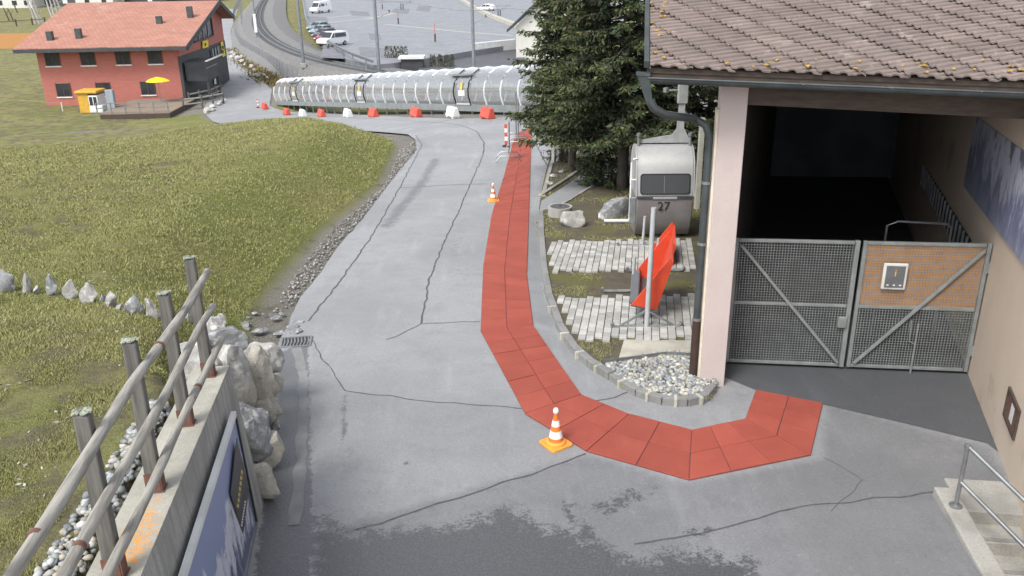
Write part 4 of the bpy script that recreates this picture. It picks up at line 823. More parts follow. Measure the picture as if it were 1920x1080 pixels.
# ================================================================== TREES
pm('bark', (.10, .088, .075), (.065, .058, .05), 8, .95, .9, fine=18, stretch=(3, 3, .6))
def spruce(base, H, R0, hmin, nb, seed, label, name='spruce_tree', power=.75, tr=.17, twl=.34, col0=(.042, .058, .032), col1=(.105, .125, .042), tw_n=34, group=None):
    g = np.random.default_rng(seed); th = thing(name, label, 'tree', base, group); bb = np.asarray(base, float)
    MB().tube([bb+a3(.03*math.sin(i), .03*math.cos(i*1.3), -.1+H*i/8) for i in range(9)], [tr*(1-.95*i/8)**.9+.01 for i in range(9)], 12).build('trunk', 'bark', th, True)
    lm = MB(); C_, D_, S_, K_ = [], [], [], []
    for i in range(nb):
        f = (i+.5)/nb; h = hmin+(H-hmin)*f**1.25; az = i*2.39996+g.uniform(-.4, .4); ln = R0*(1-(h/H))**power*g.uniform(.62, 1.08)+.12
        d = np.array([math.cos(az), math.sin(az), 0]); dr = g.uniform(.22, .5)*ln*.55; pts = []
        for k in range(6):
            tt = k/5; pts.append(bb+[0, 0, h]+d*ln*tt+[0, 0, -dr*tt**1.3+.16*ln*tt**3])
        lm.tube(pts, [max(.006, .03*(1-k/5)*ln/2+.006) for k in range(6)], 5, False)
        n = max(6, int(tw_n*ln)); 
        for k in range(n):
            tt = g.uniform(.12, 1)**.8; q = tt*5; a = int(min(4, q)); p = pts[a]+(pts[a+1]-pts[a])*(q-a); sd_ = g.choice([-1, 1]); sa = az+sd_*g.uniform(.45, 1.25)
            sd3 = unit([math.cos(sa), math.sin(sa), g.uniform(-.75, .12)]); ll = twl*g.uniform(.6, 1.35)*(1.15-.55*tt)
            for j in range(4):
                ps = p+sd3*ll*(j/4)+g.normal(0, .02, 3); dj = unit(sd3+g.normal(0, .38, 3)+[0, 0, -.15]); C_.append(ps); D_.append(dj); S_.append(ll*g.uniform(.38, .7)); K_.append(min(1, tt*g.uniform(.2, 1.15)))
    lm.build('limbs', 'bark', th, True)
    C_, D_, S_, K_ = np.array(C_), np.array(D_), np.array(S_), np.array(K_); n = len(C_); rv = g.normal(0, 1, (n, 3)); sv = np.cross(D_, rv); sv /= np.linalg.norm(sv, axis=1)[:, None]; wv = sv*(S_*.2)[:, None]
    V_ = np.stack([C_, C_+D_*(S_*.45)[:, None]+wv, C_+D_*S_[:, None], C_+D_*(S_*.45)[:, None]-wv], 1).reshape(-1, 3)
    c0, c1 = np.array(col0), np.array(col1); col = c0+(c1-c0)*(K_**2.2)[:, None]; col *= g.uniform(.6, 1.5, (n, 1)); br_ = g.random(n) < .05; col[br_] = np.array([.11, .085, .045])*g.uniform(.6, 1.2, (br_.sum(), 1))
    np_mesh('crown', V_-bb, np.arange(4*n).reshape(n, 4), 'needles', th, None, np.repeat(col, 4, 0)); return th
spruce(T(1166, 352, BEDH), 14, 3.1, 1.6, 330, 5, 'large dark spruce with low drooping branches behind the gondola cabin', power=.55)
spruce(T(1072, 322, BEDH), 10.5, 2.25, 1.75, 250, 6, 'slimmer spruce with bare grey trunk on the grass wedge', power=.6, tr=.13)
spruce(a3(7.2, 31, float(zb(7.2, 31))), 9, 2.3, .4, 170, 14, 'dark spruce standing behind the gondola hanger next to the station wall', power=.6, tr=.13)
spruce(T(1128, 345, BEDH), 2.3, 1.0, .12, 70, 8, 'low dark conifer shrub beside the spruce trunks', 'conifer_shrub', .5, .05, .22, tw_n=40)
spruce(T(1052, 300, BEDH), 1.5, .6, .1, 40, 9, 'small bare-looking shrub against the pale fence by the side path', 'shrub', .5, .04, .2, (.05, .045, .03), (.09, .085, .05), 30)
pk = thing('picket_fence', 'pale low picket fence behind the thin spruce', 'fence', T(1036, 300))
for i in range(9):
    q = T(1034+i*9, 306-i*3.5, BEDH); MB().ob(up(q, 0), (.1, 0, 0), (0, .02, 0), (0, 0, .75)).build('picket', 'white_paint', pk)
MB().beam(up(T(1032, 306, BEDH), .55), up(T(1110, 277, BEDH), .55), .03, .06).build('fence_rail', 'white_paint', pk)
# ================================================================== GRASS
def blades(name, n, rmin, rmax, amin, amax, cond, hfun, label, hh=(.010, .026)):
    g = np.random.default_rng(11); r = rmin*(rmax/rmin)**g.random(n); a = g.uniform(amin, amax, n); x, y = r*np.sin(a), r*np.cos(a); k = cond(x, y); x, y, r = x[k], y[k], r[k]; n = len(x)
    z = hfun(x, y); nb = 3; x, y, z, r = (np.repeat(q, nb) for q in (x, y, z, r)); n *= nb
    sc_ = np.clip(r/9, .7, 4); pn = np.array([noise.noise(Vector((a_*.9, b_*.9, 0))) for a_, b_ in zip(x[::nb], y[::nb])]); pn = np.repeat(pn, nb)
    x = x+g.normal(0, .035, n)*sc_; y = y+g.normal(0, .035, n)*sc_
    h = g.uniform(*hh, n)*np.clip(1+pn*.9, .4, 2)*np.clip(sc_, 1, 1.7); wd = .0042*sc_*g.uniform(.7, 1.6, n); az = g.uniform(0, 6.28, n); ln = g.normal(0, .55, (n, 2))*h[:, None]
    b0 = np.stack([x-np.cos(az)*wd, y-np.sin(az)*wd, z-.01], 1); b1 = np.stack([x+np.cos(az)*wd, y+np.sin(az)*wd, z-.01], 1); tp = np.stack([x+ln[:, 0], y+ln[:, 1], z+h], 1)
    V_ = np.stack([b0, b1, tp], 1).reshape(-1, 3); pal = np.array([(.235, .255, .085), (.31, .297, .13), (.20, .22, .074), (.33, .312, .155), (.255, .24, .115)])
    dry = np.clip(.25+pn*.9+np.maximum(.45*(1-sstep(9, 15, y)), .45*sstep(2., 6, seg_dist(x, y, RL))), 0, 1); u_ = g.random(n)*.75+dry*.35; i = np.clip((u_*4).astype(int), 0, 4); order = np.array([2, 0, 1, 3, 4]); col = pal[order[i]]*g.uniform(.88, 1.14, (n, 1))
    o = np_mesh(name, V_, np.arange(3*n).reshape(n, 3), 'grass_blades', kind='stuff', cols=np.repeat(col, 3, 0)); tag(o, label, 'grass'); return o
def gz(x, y): return zb(x, y)+mound(x, y)
blades('meadow_grass', 380000, 4.6, 58, rad(-40), rad(-5), lambda x, y: inside(x, y, GP) & (seg_dist(x, y, RL) > np.where(y < 8.4, .85, .22)+.25*np.sin(x*3+y*5)*np.sin(y*2.3)) & (np.random.default_rng(2).random(x.shape) > .08*sstep(.0, .5, np.sin(x*1.3+2*np.sin(y*.9))*np.cos(y*1.1+x*.4))*(1-sstep(12, 16, y))) & (mound(x, y) > .05), gz, 'short yellow-green grass over the bank and meadow')
BP = [p[:2] for p in KB]+[(2.9, 12.), (8.0, 28), tuple(T(1040, 268)[:2]), tuple(T(1014, 372)[:2])]
pvx = [tuple(p[:2]) for p in px_line([(1011, 398), (1015, 377), (1052, 354), (1096, 324), (1165, 300), (1150, 336), (1100, 357), (1066, 378), (1040, 392)], BEDH)]
slp = [tuple(p[:2]) for p in px_line([(1133, 690), (1158, 640), (1305, 638), (1345, 735), (1290, 760), (1190, 742)])]
blades('bed_grass', 40000, 11, 30, rad(-1), rad(17), lambda x, y: inside(x, y, BP) & ~inside(x, y, pvx) & ~inside(x, y, slp) & ~((y > 13.2) & (y < 15.6)) & ~((y > 17.2) & (y < 19.65)) & (np.array([noise.noise(Vector((a_*.8, b_*1.1, 4))) for a_, b_ in zip(x, y)]) > .08), lambda x, y: zb(x, y)+BEDH, 'thin patchy grass and moss in the planting bed', (.008, .022))

# leaf litter and pale chips on the near turf
g_ = np.random.default_rng(21); n = 4200; x = g_.uniform(-12, -2.6, n); y = g_.uniform(4, 15, n); cl = np.array([noise.noise(Vector((a_*.9, b_*1.3, 9))) for a_, b_ in zip(x, y)])
k = inside(x, y, GP) & (seg_dist(x, y, RL) > .9) & (cl+g_.normal(0, .12, n) > .12); x, y = x[k], y[k]; n = len(x); z = gz(x, y)+.012; az = g_.uniform(0, 6.3, n); l_ = g_.uniform(.012, .04, n); w_ = l_*g_.uniform(.25, .6, n); e1 = np.stack([np.cos(az)*l_, np.sin(az)*l_, g_.normal(0, .006, n)], 1); e2 = np.stack([-np.sin(az)*w_, np.cos(az)*w_, g_.normal(0, .004, n)], 1); c_ = np.stack([x, y, z], 1)
tag(np_mesh('leaf_litter', np.stack([c_-e1, c_-e2, c_+e1, c_+e2], 1).reshape(-1, 3), np.arange(4*n).reshape(n, 4), 'grass_blades', kind='stuff', cols=np.repeat(np.array([(.36, .35, .31)])*g_.uniform(.5, 1.25, (n, 1)), 4, 0)), 'pale dead leaves scattered over the turf behind the fence', 'leaf litter')
# ================================================================== CONVEYOR TUNNEL
pm('rib_white', (.66, .67, .68), (.58, .59, .60), 4, .4, .03); pm('base_grey', (.26, .285, .285), (.21, .23, .23), 2, .6, .08, .2); m_glass('polycarbonate', (.88, .90, .91), .12, .14, .13)
PA, PB = T(519, 196), Dp(985, 206, 46.5); PB[2] = zb(*PB[:2]); td = unit((PB-PA)*[1, 1, 0]); tn = a3(-td[1], td[0], 0)
tl_ = np.linalg.norm((PB-PA)[:2])+9; NR = 31
tun = thing('conveyor_tunnel', 'long transparent arched conveyor tunnel with white ribs above the road', 'tunnel', PA)
TP = [(.0, .42), (-.16, .95), (-.18, 1.3), (-.08, 1.75), (.22, 2.2), (.65, 2.47), (1.15, 2.55), (1.65, 2.47), (2.08, 2.2), (2.38, 1.75), (2.48, 1.3), (2.46, .95), (2.3, .42)]
zs = lambda s: float(np.interp(s, [0, tl_-9, tl_], [PA[2]-.05, PB[2]+.1, PB[2]+.6]))
def tp(s, k): x, z = TP[k]; p = PA+td*s+tn*x; return a3(p[0], p[1], zs(s)+z)
for i in range(NR):
    s = tl_*i/(NR-1); MB().tube([tp(s, k) for k in range(len(TP))], .06, 6).build('rib', 'rib_white', tun, True)
    if i < NR-1:
        s2 = tl_*(i+1)/(NR-1); mb = MB(); n = len(TP)
        mb.add([tp(s+.05, k) for k in range(n)]+[tp(s2-.05, k) for k in range(n)], [(k, k+1, k+1+n, k+n) for k in range(n-1)]); mb.build('panel', 'polycarbonate', tun, True)
        for x in (0, 2.3): a, b = PA+td*s+tn*x, PA+td*s2+tn*x; MB().hexa([a3(*q[:2], z_) for z_, f in ((0, 0), (1, 1)) for q in ()] or [a3(*(q+tn*e)[:2], zs(ss)+h) for h in (.02, .42) for q, ss, e in ((a, s, -.06), (b, s2, -.06), (b, s2, .06), (a, s, .06))]).build('base_skirt', 'base_grey', tun)
    MB().ob(a3(*(PA+td*s-tn*.02)[:2], zs(s)-.9), td*.09, tn*.09, (0, 0, .95)).build('support_leg', 'steel', tun)
MB().tube([tp(s, 2)+tn*.06 for s in np.linspace(0, tl_, 12)], .035, 6).build('side_rail', 'rib_white', tun); MB().tube([tp(s, 6)-a3(0, 0, .05) for s in np.linspace(0, tl_, 12)], .04, 6).build('ridge_rail', 'rib_white', tun)
mb = MB()
for a, b in zip(np.linspace(0, tl_, 12), np.linspace(0, tl_, 12)[1:]):
    p, q = PA+td*a+tn*.6, PA+td*b+tn*.6; mb.hexa([a3(*(o+tn*e)[:2], zs(ss)+h) for h in (.28, .4) for o, ss, e in ((p, a, 0), (q, b, 0), (q, b, 1.1), (p, a, 1.1))])
mb.build('conveyor_belt', 'rubber_black', tun)
for px, lab in ((838, 'upper'), (662, 'lower'), (545, 'end')):
    s = min(np.linspace(0, tl_, 200), key=lambda s: abs((lambda q: 960+F*((q-CAM)@CU)/((q-CAM)@CF))(tp(s, 2))-px)); k = round(s/(tl_/(NR-1)))*(tl_/(NR-1)); w_ = tl_/(NR-1)
    for e in (0, w_): MB().tube([tp(k+e, q)-tn*.05*(q < 6) for q in range(0, 6)], .06, 6).build('door_frame', 'black', tun, True)
    MB().beam(tp(k-.9, 4)-tn*.12, tp(k+w_+.05, 4)-tn*.12, .22, .1).build('door_track', 'base_grey', tun)
    P = [tp(k+w_*f, q)-tn*.04 for f, q in ((.3, 1), (.75, 1), (.75, 2), (.3, 2))]; MB().poly(P).build('door_notice', 'white_paint', tun)
    P = [tp(k+w_*f, q)-tn*.05 for f, q in ((.42, 2), (.58, 2), (.58, 3), (.42, 3))]; MB().poly(P).build('door_sticker', 'yellow', tun)
    mb = MB(); mb.hexa([tp(k+w_*f, 0)-tn*e+a3(0, 0, h) for h in (0, .06) for f, e in ((.02, .1), (.98, .1), (.98, 0), (.02, 0))]); mb.build('door_sill', 'rib_white', tun)
# water-filled barriers
pm('barrier_red', (.60, .10, .065), (.52, .085, .06), 4, .5, .05, vary=.08); pm('barrier_white', (.74, .75, .74), (.66, .67, .66), 4, .5, .05)
def barrier(mat, p, rz, lab):
    t_ = thing('road_barrier', lab, 'barrier', p, 'plastic road barriers below the tunnel', rz); q = WL[t_.name]; WL[t_.name] = np.zeros(3)
    pf_ = [(-.24, .06), (-.24, .14), (-.15, .42), (-.11, .6), (.11, .6), (.15, .42), (.24, .14), (.24, .06)]
    MB().prism([(-.48, y, z) for y, z in pf_], (.96, 0, 0)).build('shell', mat, t_, bev=.03)
    for x in (-.3, 0, .3): MB().ob((x-.09, -.205, .14), (.18, 0, 0), (0, .06, .28), (0, -.02, 0)).build('rib_panel', mat, t_, bev=.01)
    for x in (-.34, .34): MB().box((x, 0, .03), (.2, .44, .07)).build('foot', mat, t_)
    MB().lathe((0, 0, .59), [(.06, 0), (.06, .04), (0, .045)], 10).build('filler_cap', mat, t_)
    WL[t_.name] = q; return t_
ba = math.atan2(td[1], td[0]); BLA, BLB = PA-tn*1.9, PB-tn*2.1
for i, (px, py, mt, lab) in enumerate(((914, 223, 'barrier_red', 'red plastic road barrier ending the row beside the spruce'), (849, 221, 'barrier_white', 'white plastic road barrier next to the last red one by the spruce'), (780, 218, 'barrier_red', 'red plastic road barrier below the upper tunnel door'), (700, 213, 'barrier_red', 'red plastic road barrier midway along the tunnel'), (652, 211, 'barrier_white', 'white plastic road barrier below the lower tunnel door'), (602, 208, 'barrier_red', 'red plastic road barrier between the two white ones down the tunnel'), (567, 207, 'barrier_white', 'white plastic road barrier second from the tunnel mouth'), (537, 206, 'barrier_red', 'red plastic road barrier just before the tunnel mouth'), (497, 204, 'barrier_red', 'red plastic road barrier at the tunnel mouth beside the striped post'))):
    p = VP(px, py, BLA, BLB); p[2] = zb(*p[:2]); barrier(mt, p, ba, lab)
# striped posts and portable stands at the head of the walkway
def striped(p, lab, h=.85):
    t_ = thing('striped_post', lab, 'marker post', p, 'red and white marker posts'); MB().lathe(p, [(.16, 0), (.16, .05), (.06, .08), (0, .08)], 12).build('rubber_foot', 'rubber_black', t_)
    for i in range(5): MB().ob(up(p, .08+i*h/5)+a3(-.06, -.02, 0), (.12, 0, 0), (0, .04, 0), (0, 0, h/5)).build('stripe', 'barrier_white' if i % 2 else 'barrier_red', t_)
striped(T(949, 275), 'red and white striped marker post beside the walkway stands'); striped(T(484, 202), 'red and white striped marker post at the tunnel mouth', .8)
for k, (x, y, h, lab) in enumerate(((954, 300, 1.7, 'grey metal sign stand seen edge-on beside the striped post'), (972, 272, 1.9, 'slim steel stand with arched feet on the red walkway'), (968, 262, 2.0, 'slim steel stand with arched feet at the top of the red walkway'))):
    b = T(x, y, .03); t_ = thing('sign_stand', lab, 'stand', b)
    if k == 0: MB().ob(up(b, .35), (.03, .5, 0), (.02, 0, 0), (0, 0, 1.05)).build('sign_plate', 'steel_dull', t_)
    else: MB().tube([b, up(b, h)], .03, 8).build('pole', 'steel', t_, True)
    for e in (-.35, .4): MB().tube([b+a3(-.5, e, 0), b+a3(-.3, e, .22), b+a3(.3, e, .22), b+a3(.5, e, 0)], .022, 6).build('foot', 'steel', t_, True)
    MB().tube([b+a3(0, -.35, .22), b+a3(0, .4, .22)], .022, 6).build('foot_link', 'steel', t_); MB().tube([b+a3(0, 0, .22), up(b, .4)], .022, 6).build('stub', 'steel', t_)
# ================================================================== CHALET
A, Bq = T(350, 192), T(430, 149); gd = unit((Bq-A)*[1, 1, 0]); fd = a3(-gd[1], gd[0], 0); fd = fd if fd[0] < 0 else -fd; GLn = np.linalg.norm((Bq-A)[:2]); g0 = A[2]-.3
def gvp(px, py): p = VP(px, py, A, Bq); return (p-A)@gd, p[2]
sA, zA = gvp(341, 79); sB, zB = gvp(413, 31); sX, zX = gvp(397, 5); _, zs0 = gvp(343, 103); _, zs1 = gvp(418, 77); zsp = (zs0+zs1)/2; FL = 14.2
print('house', sA, zA, sB, zB, sX, zX, GLn, zsp)
sX = min(max(sX, GLn*.5), GLn*.72)
def hp_(s, w_, z): p = A+gd*s+fd*w_; return a3(p[0], p[1], z)
pm('red_wood', (.42, .15, .12), (.38, .13, .105), 1.5, .8, .15, stretch=(1, 1, 5)); pm('dark_clad', (.045, .048, .052), (.06, .063, .067), 1.2, .7, .1); pm('roof_red', (.42, .205, .15), (.37, .175, .13), .7, .9, .25, fine=9, c3=(.45, .29, .23), s3=.3)
m_ = MATS['roof_red']; t = m_.node_tree; b = t.nodes['Principled BSDF']; wv = N(t, 'ShaderNodeTexBrick'); wv.inputs['Scale'].default_value = 1.; wv.inputs['Brick Width'].default_value = .5; wv.inputs['Row Height'].default_value = .4; wv.inputs['Mortar Size'].default_value = .03
wv.inputs['Color1'].default_value = (1, 1, 1, 1); wv.inputs['Color2'].default_value = (.82, .82, .82, 1); wv.inputs['Mortar'].default_value = (.55, .55, .55, 1); L(t, coords(t), wv.inputs['Vector']); lk = b.inputs['Base Color'].links[0].from_socket; mm_ = N(t, 'ShaderNodeMix'); mm_.data_type = 'RGBA'; mm_.blend_type = 'MULTIPLY'; mm_.inputs[0].default_value = .8; L(t, lk, mm_.inputs[6]); L(t, wv.outputs[0], mm_.inputs[7]); L(t, mm_.outputs[2], b.inputs['Base Color'])
pm('window_dark', (.03, .034, .04), (.05, .055, .06), 1, .15, .0)
ho = thing('chalet', 'large red and black chalet with brick red roof beside the lane', 'house', a3(*A[:2], g0))
MB().prism([hp_(0, 0, zsp), hp_(GLn, 0, zsp), hp_(GLn, 0, zB), hp_(sX, 0, zX-.3), hp_(0, 0, zA)], fd*FL).build('upper_walls', 'red_wood', ho)
MB().prism([hp_(-.05, -.05, g0-1), hp_(GLn+.05, -.05, g0-1), hp_(GLn+.05, -.05, zsp), hp_(-.05, -.05, zsp)], fd*(FL*.0+.3)).build('gable_base', 'dark_clad', ho)
MB().prism([hp_(.0, .26, g0-1), hp_(GLn, .26, g0-1), hp_(GLn, .26, zsp-.004), hp_(.0, .26, zsp-.004)], fd*(FL-.26)).build('lower_walls', 'red_wood', ho)
def slope(s): return zA+(zX-zA)*s/sX if s <= sX else zX+(zB-zX)*(s-sX)/(GLn-sX)
for a, b, nm in ((-1.6, sX, 'front'), (sX, GLn+1., 'rear')):
    q = [hp_(a, -1.3, slope(a)), hp_(b, -1.3, slope(b)), hp_(b, FL+1.4, slope(b)), hp_(a, FL+1.4, slope(a))]; ro_ = MB().hexa(q+[up(p, .3) for p in q]).build('roof', 'roof_red', ho)
    MB().beam(hp_(a, -1.34, slope(a)+.1), hp_(b, -1.34, slope(b)+.1), .08, .5).build('barge_board', 'dark_clad', ro_)
    if nm == 'front':
        MB().beam(hp_(a-.06, -1.3, slope(a)+.05), hp_(a-.06, FL+1.4, slope(a)+.05), .12, .35).build('gutter', 'dark_clad', ro_)
        for i in range(12): MB().beam(hp_(a+.3, -1.2+i*(FL+2.4)/11, slope(a)-.1), hp_(.0, -1.2+i*(FL+2.4)/11, slope(.0)-.1), .15, .2).build('rafter', 'dark_clad', ro_)
        for s, w_, h in ((.6, 12.6, 1.0), (1.0, 9.9, 1.1), (5.2, 3.0, .9), (7.0, .2, 1.3)): MB().ob(hp_(s, w_, slope(s)-.1), gd*.55, fd*.55, (0, 0, h+.3)).build('chimney', 'zinc', ro_)
def gq(pts, e, name, mat, par): return MB().prism([VP(x, y, A-fd*e, Bq-fd*e) for x, y in pts], fd*.05).build(name, mat, par)
wi = gq([(363, 54), (365, 79), (400, 66), (394, 22)], .06, 'gable_window', 'window_dark', ho)
for x0, y0, x1, y1 in ((371, 48, 373, 75), (379, 40, 382, 72), (387, 31, 391, 69)): gq([(x0, y0), (x1, y1), (x1+1.6, y1-.5), (x0+1.6, y0-1)], .12, 'mullion', 'steel_dull', wi)
for p0, p1 in (((363, 54), (365, 79)), ((365, 79), (400, 66)), ((400, 66), (394, 22)), ((394, 22), (363, 54))): a, b = [VP(*q, A-fd*.1, Bq-fd*.1) for q in (p0, p1)]; MB().beam(a, b, .14, .14).build('window_frame', 'dark_clad', wi)
gq([(380, 77), (380.5, 91), (391, 88), (390, 75)], .2, 'yellow_sign', 'yellow_bright' if 'yellow_bright' in MATS else pm('yellow_bright', (.80, .62, .03), None, 5, .5, .02), ho); gq([(384.5, 81), (385, 86), (387, 85.5), (386.6, 80.5)], .27, 'sign_mark', 'black', ho)
gq([(414, 80), (418, 107), (423, 104), (418, 77)], .2, 'yellow_sign', 'yellow_bright', ho); 
for y in (86, 94): gq([(417.3, y), (418, y+6), (420, y+5.5), (419.3, y-.5)], .27, 'sign_mark', 'black', ho)
w2 = gq([(394, 93), (397, 111), (416, 102), (412, 84)], .15, 'window', 'window_dark', ho); gq([(396, 109), (396.6, 112.5), (417, 103.5), (416.4, 100)], .25, 'sill', 'white_paint', w2)
for x in (397.5, 402.5, 407.5): gq([(x, 92-(x-397)*.45), (x+2.2, 107-(x-397)*.45), (x+4, 106-(x-397)*.45), (x+2, 91-(x-397)*.45)], .22, 'pane', 'steel', w2)
dr_ = gq([(400, 129), (404, 158), (409, 155), (404.5, 127)], .15, 'door', 'wood_dark', ho); gq([(402, 148), (403, 158), (406, 157), (404.5, 147)], .25, 'door_mat', 'white_paint', dr_)
pc = thing('porch', 'black boarded entrance porch on posts at the chalet corner', 'porch', hp_(1, -1, g0))
MB().prism([hp_(.4, -.2, g0+2.4), hp_(4.6, -.2, g0+2.4), hp_(4.6, -.2, g0+4.3), hp_(.4, -.2, g0+4.3)], -fd*2.2).build('boarding', 'dark_clad', pc)
for s in (.5, 4.5): MB().ob(hp_(s, -2.2, g0-.6), gd*.2, -fd*.2, (0, 0, 3.2)).build('post', 'dark_clad', pc)
MB().beam(hp_(.3, -2.5, g0+4.4), hp_(4.6, -2.5, g0+4.4), .25, .08).build('white_rail', 'white_paint', pc); MB().beam(hp_(.3, -2.44, g0+3.7), hp_(4.4, -2.44, g0+3.7), .05, .1).build('trim', 'steel_dull', pc)
for k, (w_, zo) in enumerate(((3, 0), (7.5, 0), (11.5, 0), (1.8, 3.1), (5, 3.1), (8.5, 3.1), (12, 3.1))):
    o = MB().ob(hp_(-.06, w_, g0+1.2+zo), gd*.05, fd*1.4, (0, 0, 1.3)).build('facade_window', 'window_dark', ho); MB().ob(hp_(-.1, w_-.1, g0+1.05+zo), gd*.06, fd*1.6, (0, 0, .12)).build('sill', 'white_paint', o)
    for e in (0, .68, 1.36): MB().ob(hp_(-.09, w_+e-.03, g0+1.15+zo), gd*.05, fd*.09, (0, 0, 1.4)).build('window_frame', 'wood_dark', o)
# terrace in front of the chalet
m_wood('deck_wood', (.26, .20, .15), (.19, .145, .11), 0, .3); d0 = hp_(-9.5, -1.5, g0); dk = thing('terrace', 'brown wooden terrace deck with railings before the chalet', 'terrace', d0)
for i in range(16): MB().ob(hp_(-9.4+i*.56, -1.2, g0+.72), gd*.5, fd*6.5, (0, 0, .08)).build('plank', 'deck_wood', dk)
MB().ob(hp_(-9.5, -1.2, g0-1.5), gd*9, fd*6.4, (0, 0, 2.2)).build('deck_base', 'wood_dark', dk)
for i in range(6): MB().ob(hp_(-9.4, -1.1+i*1.3, g0+.8), gd*.1, fd*.1, (0, 0, 1.0)).build('rail_post', 'steel_dull', dk)
for z in (1.75, 1.3): MB().beam(hp_(-9.35, -1.2, g0+z), hp_(-9.35, 5.4, g0+z), .06, .08).build('railing', 'steel_dull', dk)
pr_ = thing('parasol', 'yellow parasol open on the chalet terrace', 'parasol', hp_(-3, 1.6, g0+.8)); MB().lathe(hp_(-3, 1.6, g0+2.9), [(1.2, 0), (.8, .22), (.15, .4), (0, .42)], 8).build('canopy', 'yellow_bright', pr_); MB().tube([hp_(-3, 1.6, g0+.8), hp_(-3, 1.6, g0+3)], .04, 8).build('pole', 'steel', pr_)
def qb(px, py, h=0.): return T(px, py, h)
for k, (pts, lab) in enumerate(((((345, 206), (380, 202), (420, 194)), 'low log rail fence beside the forecourt and terrace'), (((356, 196), (395, 187), (415, 178)), 'second low log rail fence under the porch'))):
    P = [qb(*q) for q in pts]; t_ = thing('log_fence', lab, 'fence', P[0])
    for a, b in zip(P, P[1:]):
        for h in (.5, 1.0): MB().tube([up(a, h), up(b, h)], .08, 7).build('rail', 'weathered_rail', t_, True)
    for p in resample(P, 1.8): MB().tube([up(p, -.1), up(p, 1.25)], .09, 7).build('post', 'weathered', t_, True)
for i in range(14):
    a = random.random(); px, py = 388+a*35+random.uniform(-6, 6), 208-a*26+random.uniform(-3, 4); rockthing('border_stone', 'pale border stone edging the forecourt below the chalet', px, py, .15, (.7, .5, .4), 700+i, 'rock_pale', i, 'border stones of the forecourt')
sh_ = tag(MB().hexa([up(T(x, y, .12), h) for h in (0, .05) for x, y in ((268, 208), (338, 206), (345, 194), (285, 195))]).build('white_tarpaulin', 'white_paint'), 'white tarpaulin stretched below the wooden terrace', 'tarpaulin')
# kiosk vehicle with yellow roof
b = T(172, 212); kx = thing('yellow_kiosk', 'small white and yellow ticket kiosk behind the grass crest', 'kiosk', b)
MB().ob(b+a3(-1.1, 0, 0), (1.0, 0, 0), (0, 1.8, 0), (0, 0, 1.9)).build('yellow_side', 'yellow_ochre' if 'yellow_ochre' in MATS else pm('yellow_ochre', (.62, .36, .05), None, 3, .6, .05), kx, bev=.05); MB().ob(b+a3(-.1, -.1, .0), (1.3, 0, 0), (0, 1.8, 0), (0, 0, .75)).build('white_front', 'white_paint', kx, bev=.1); cbn = MB().ob(b+a3(-.1, -.05, .75), (.95, 0, 0), (0, 1.7, 0), (0, 0, .95)).build('cab', 'white_paint', kx, bev=.08)
for x in (.02, .42): MB().ob(b+a3(x, -.07, .65), (.3, 0, 0), (0, .02, 0), (0, 0, .9)).build('cab_window', 'window_dark', cbn)
MB().ob(b+a3(-1.3, -.2, 1.85), (2.2, 0, 0), (0, 2.2, 0), (0, 0, .3)).build('roof_cap', 'yellow_ochre', kx, bev=.12)
b = T(203, 212); tag(MB().ob(up(b, 0), (.75, 0, 0), (0, .5, 0), (0, 0, 2.2)).build('control_cabinet', pm('cab_blue', (.30, .34, .38), None, 4, .5, .05), bev=.03), 'blue-grey control cabinet beside the yellow kiosk', 'cabinet')
b = T(118, 209); t_ = thing('rope_post', 'short white rope post in the grass beside the kiosk', 'post', b); MB().tube([b, up(b, .9)], .05, 8).build('post', 'white_paint', t_); MB().tube([up(b, .8), up(T(40, 203), .8)], .015, 5).build('rope', 'weathered_rail', t_)
# ================================================================== RAILWAY, MASTS, FENCES
RZ = -6.5
tc_ = [Zp(x, y, RZ) for x, y in ((520, -40), (503, -10), (489, 12), (482, 32), (486, 52), (502, 72), (535, 91), (585, 109), (640, 122), (700, 133), (780, 146), (880, 158))]
def smooth(P, n=3):
    for _ in range(n):
        Q_ = [P[0]]
        for a, b in zip(P, P[1:]): Q_ += [a*.75+b*.25, a*.25+b*.75]
        P = Q_+[P[-1]]
    return P
tc_ = smooth(tc_, 2); pm('ballast', (.21, .205, .20), (.14, .138, .135), 3, .95, .8, fine=8)
def ribbon(P, offs, z0_, z1):
    mb = MB(); n = len(offs); vs = []
    for i, p in enumerate(P):
        d = P[min(i+1, len(P)-1)]-P[max(i-1, 0)]; nn = unit([-d[1], d[0], 0]); vs += [a3(p[0], p[1], p[2])+nn*o+a3(0, 0, z) for o, z in zip(offs, z0_)]
    return mb.add(vs, [(i*n+k, i*n+k+1, (i+1)*n+k+1, (i+1)*n+k) for i in range(len(P)-1) for k in range(n-1)])
dkb = ribbon(tc_, (-1.3, 1.3), (.015, .015), 0)
bl = ribbon(tc_, (-6.5, -3.2, -1.3, -1.3, 1.3, 1.3, 3.4, 6.8), (-2.2, -.02, 0, 0, 0, 0, -.02, -1.2), 0).build('railway_bed', 'ballast'); struct(bl); dkb.build('track_ballast', pm('ballast_dark', (.085, .085, .088), (.06, .06, .062), 3, .95, .5, fine=8), bl)
tk = thing('railway_track', 'single railway track curving between fence and car park', 'railway', tc_[0])
for o in (-.52, .52): ribbon(tc_, (o-.05, o-.05, o+.05, o+.05), (.02, .2, .2, .02), 0).build('rail', 'steel_dull', tk)
RS = resample(tc_, .9)
for i, p in enumerate(RS[:150]):
    d = RS[min(i+1, len(RS)-1)]-RS[max(i-1, 0)]; MB().box(up(p, .03), (.24, 1.9, .1), math.atan2(d[1], d[0])).build('sleeper', 'tar', tk)
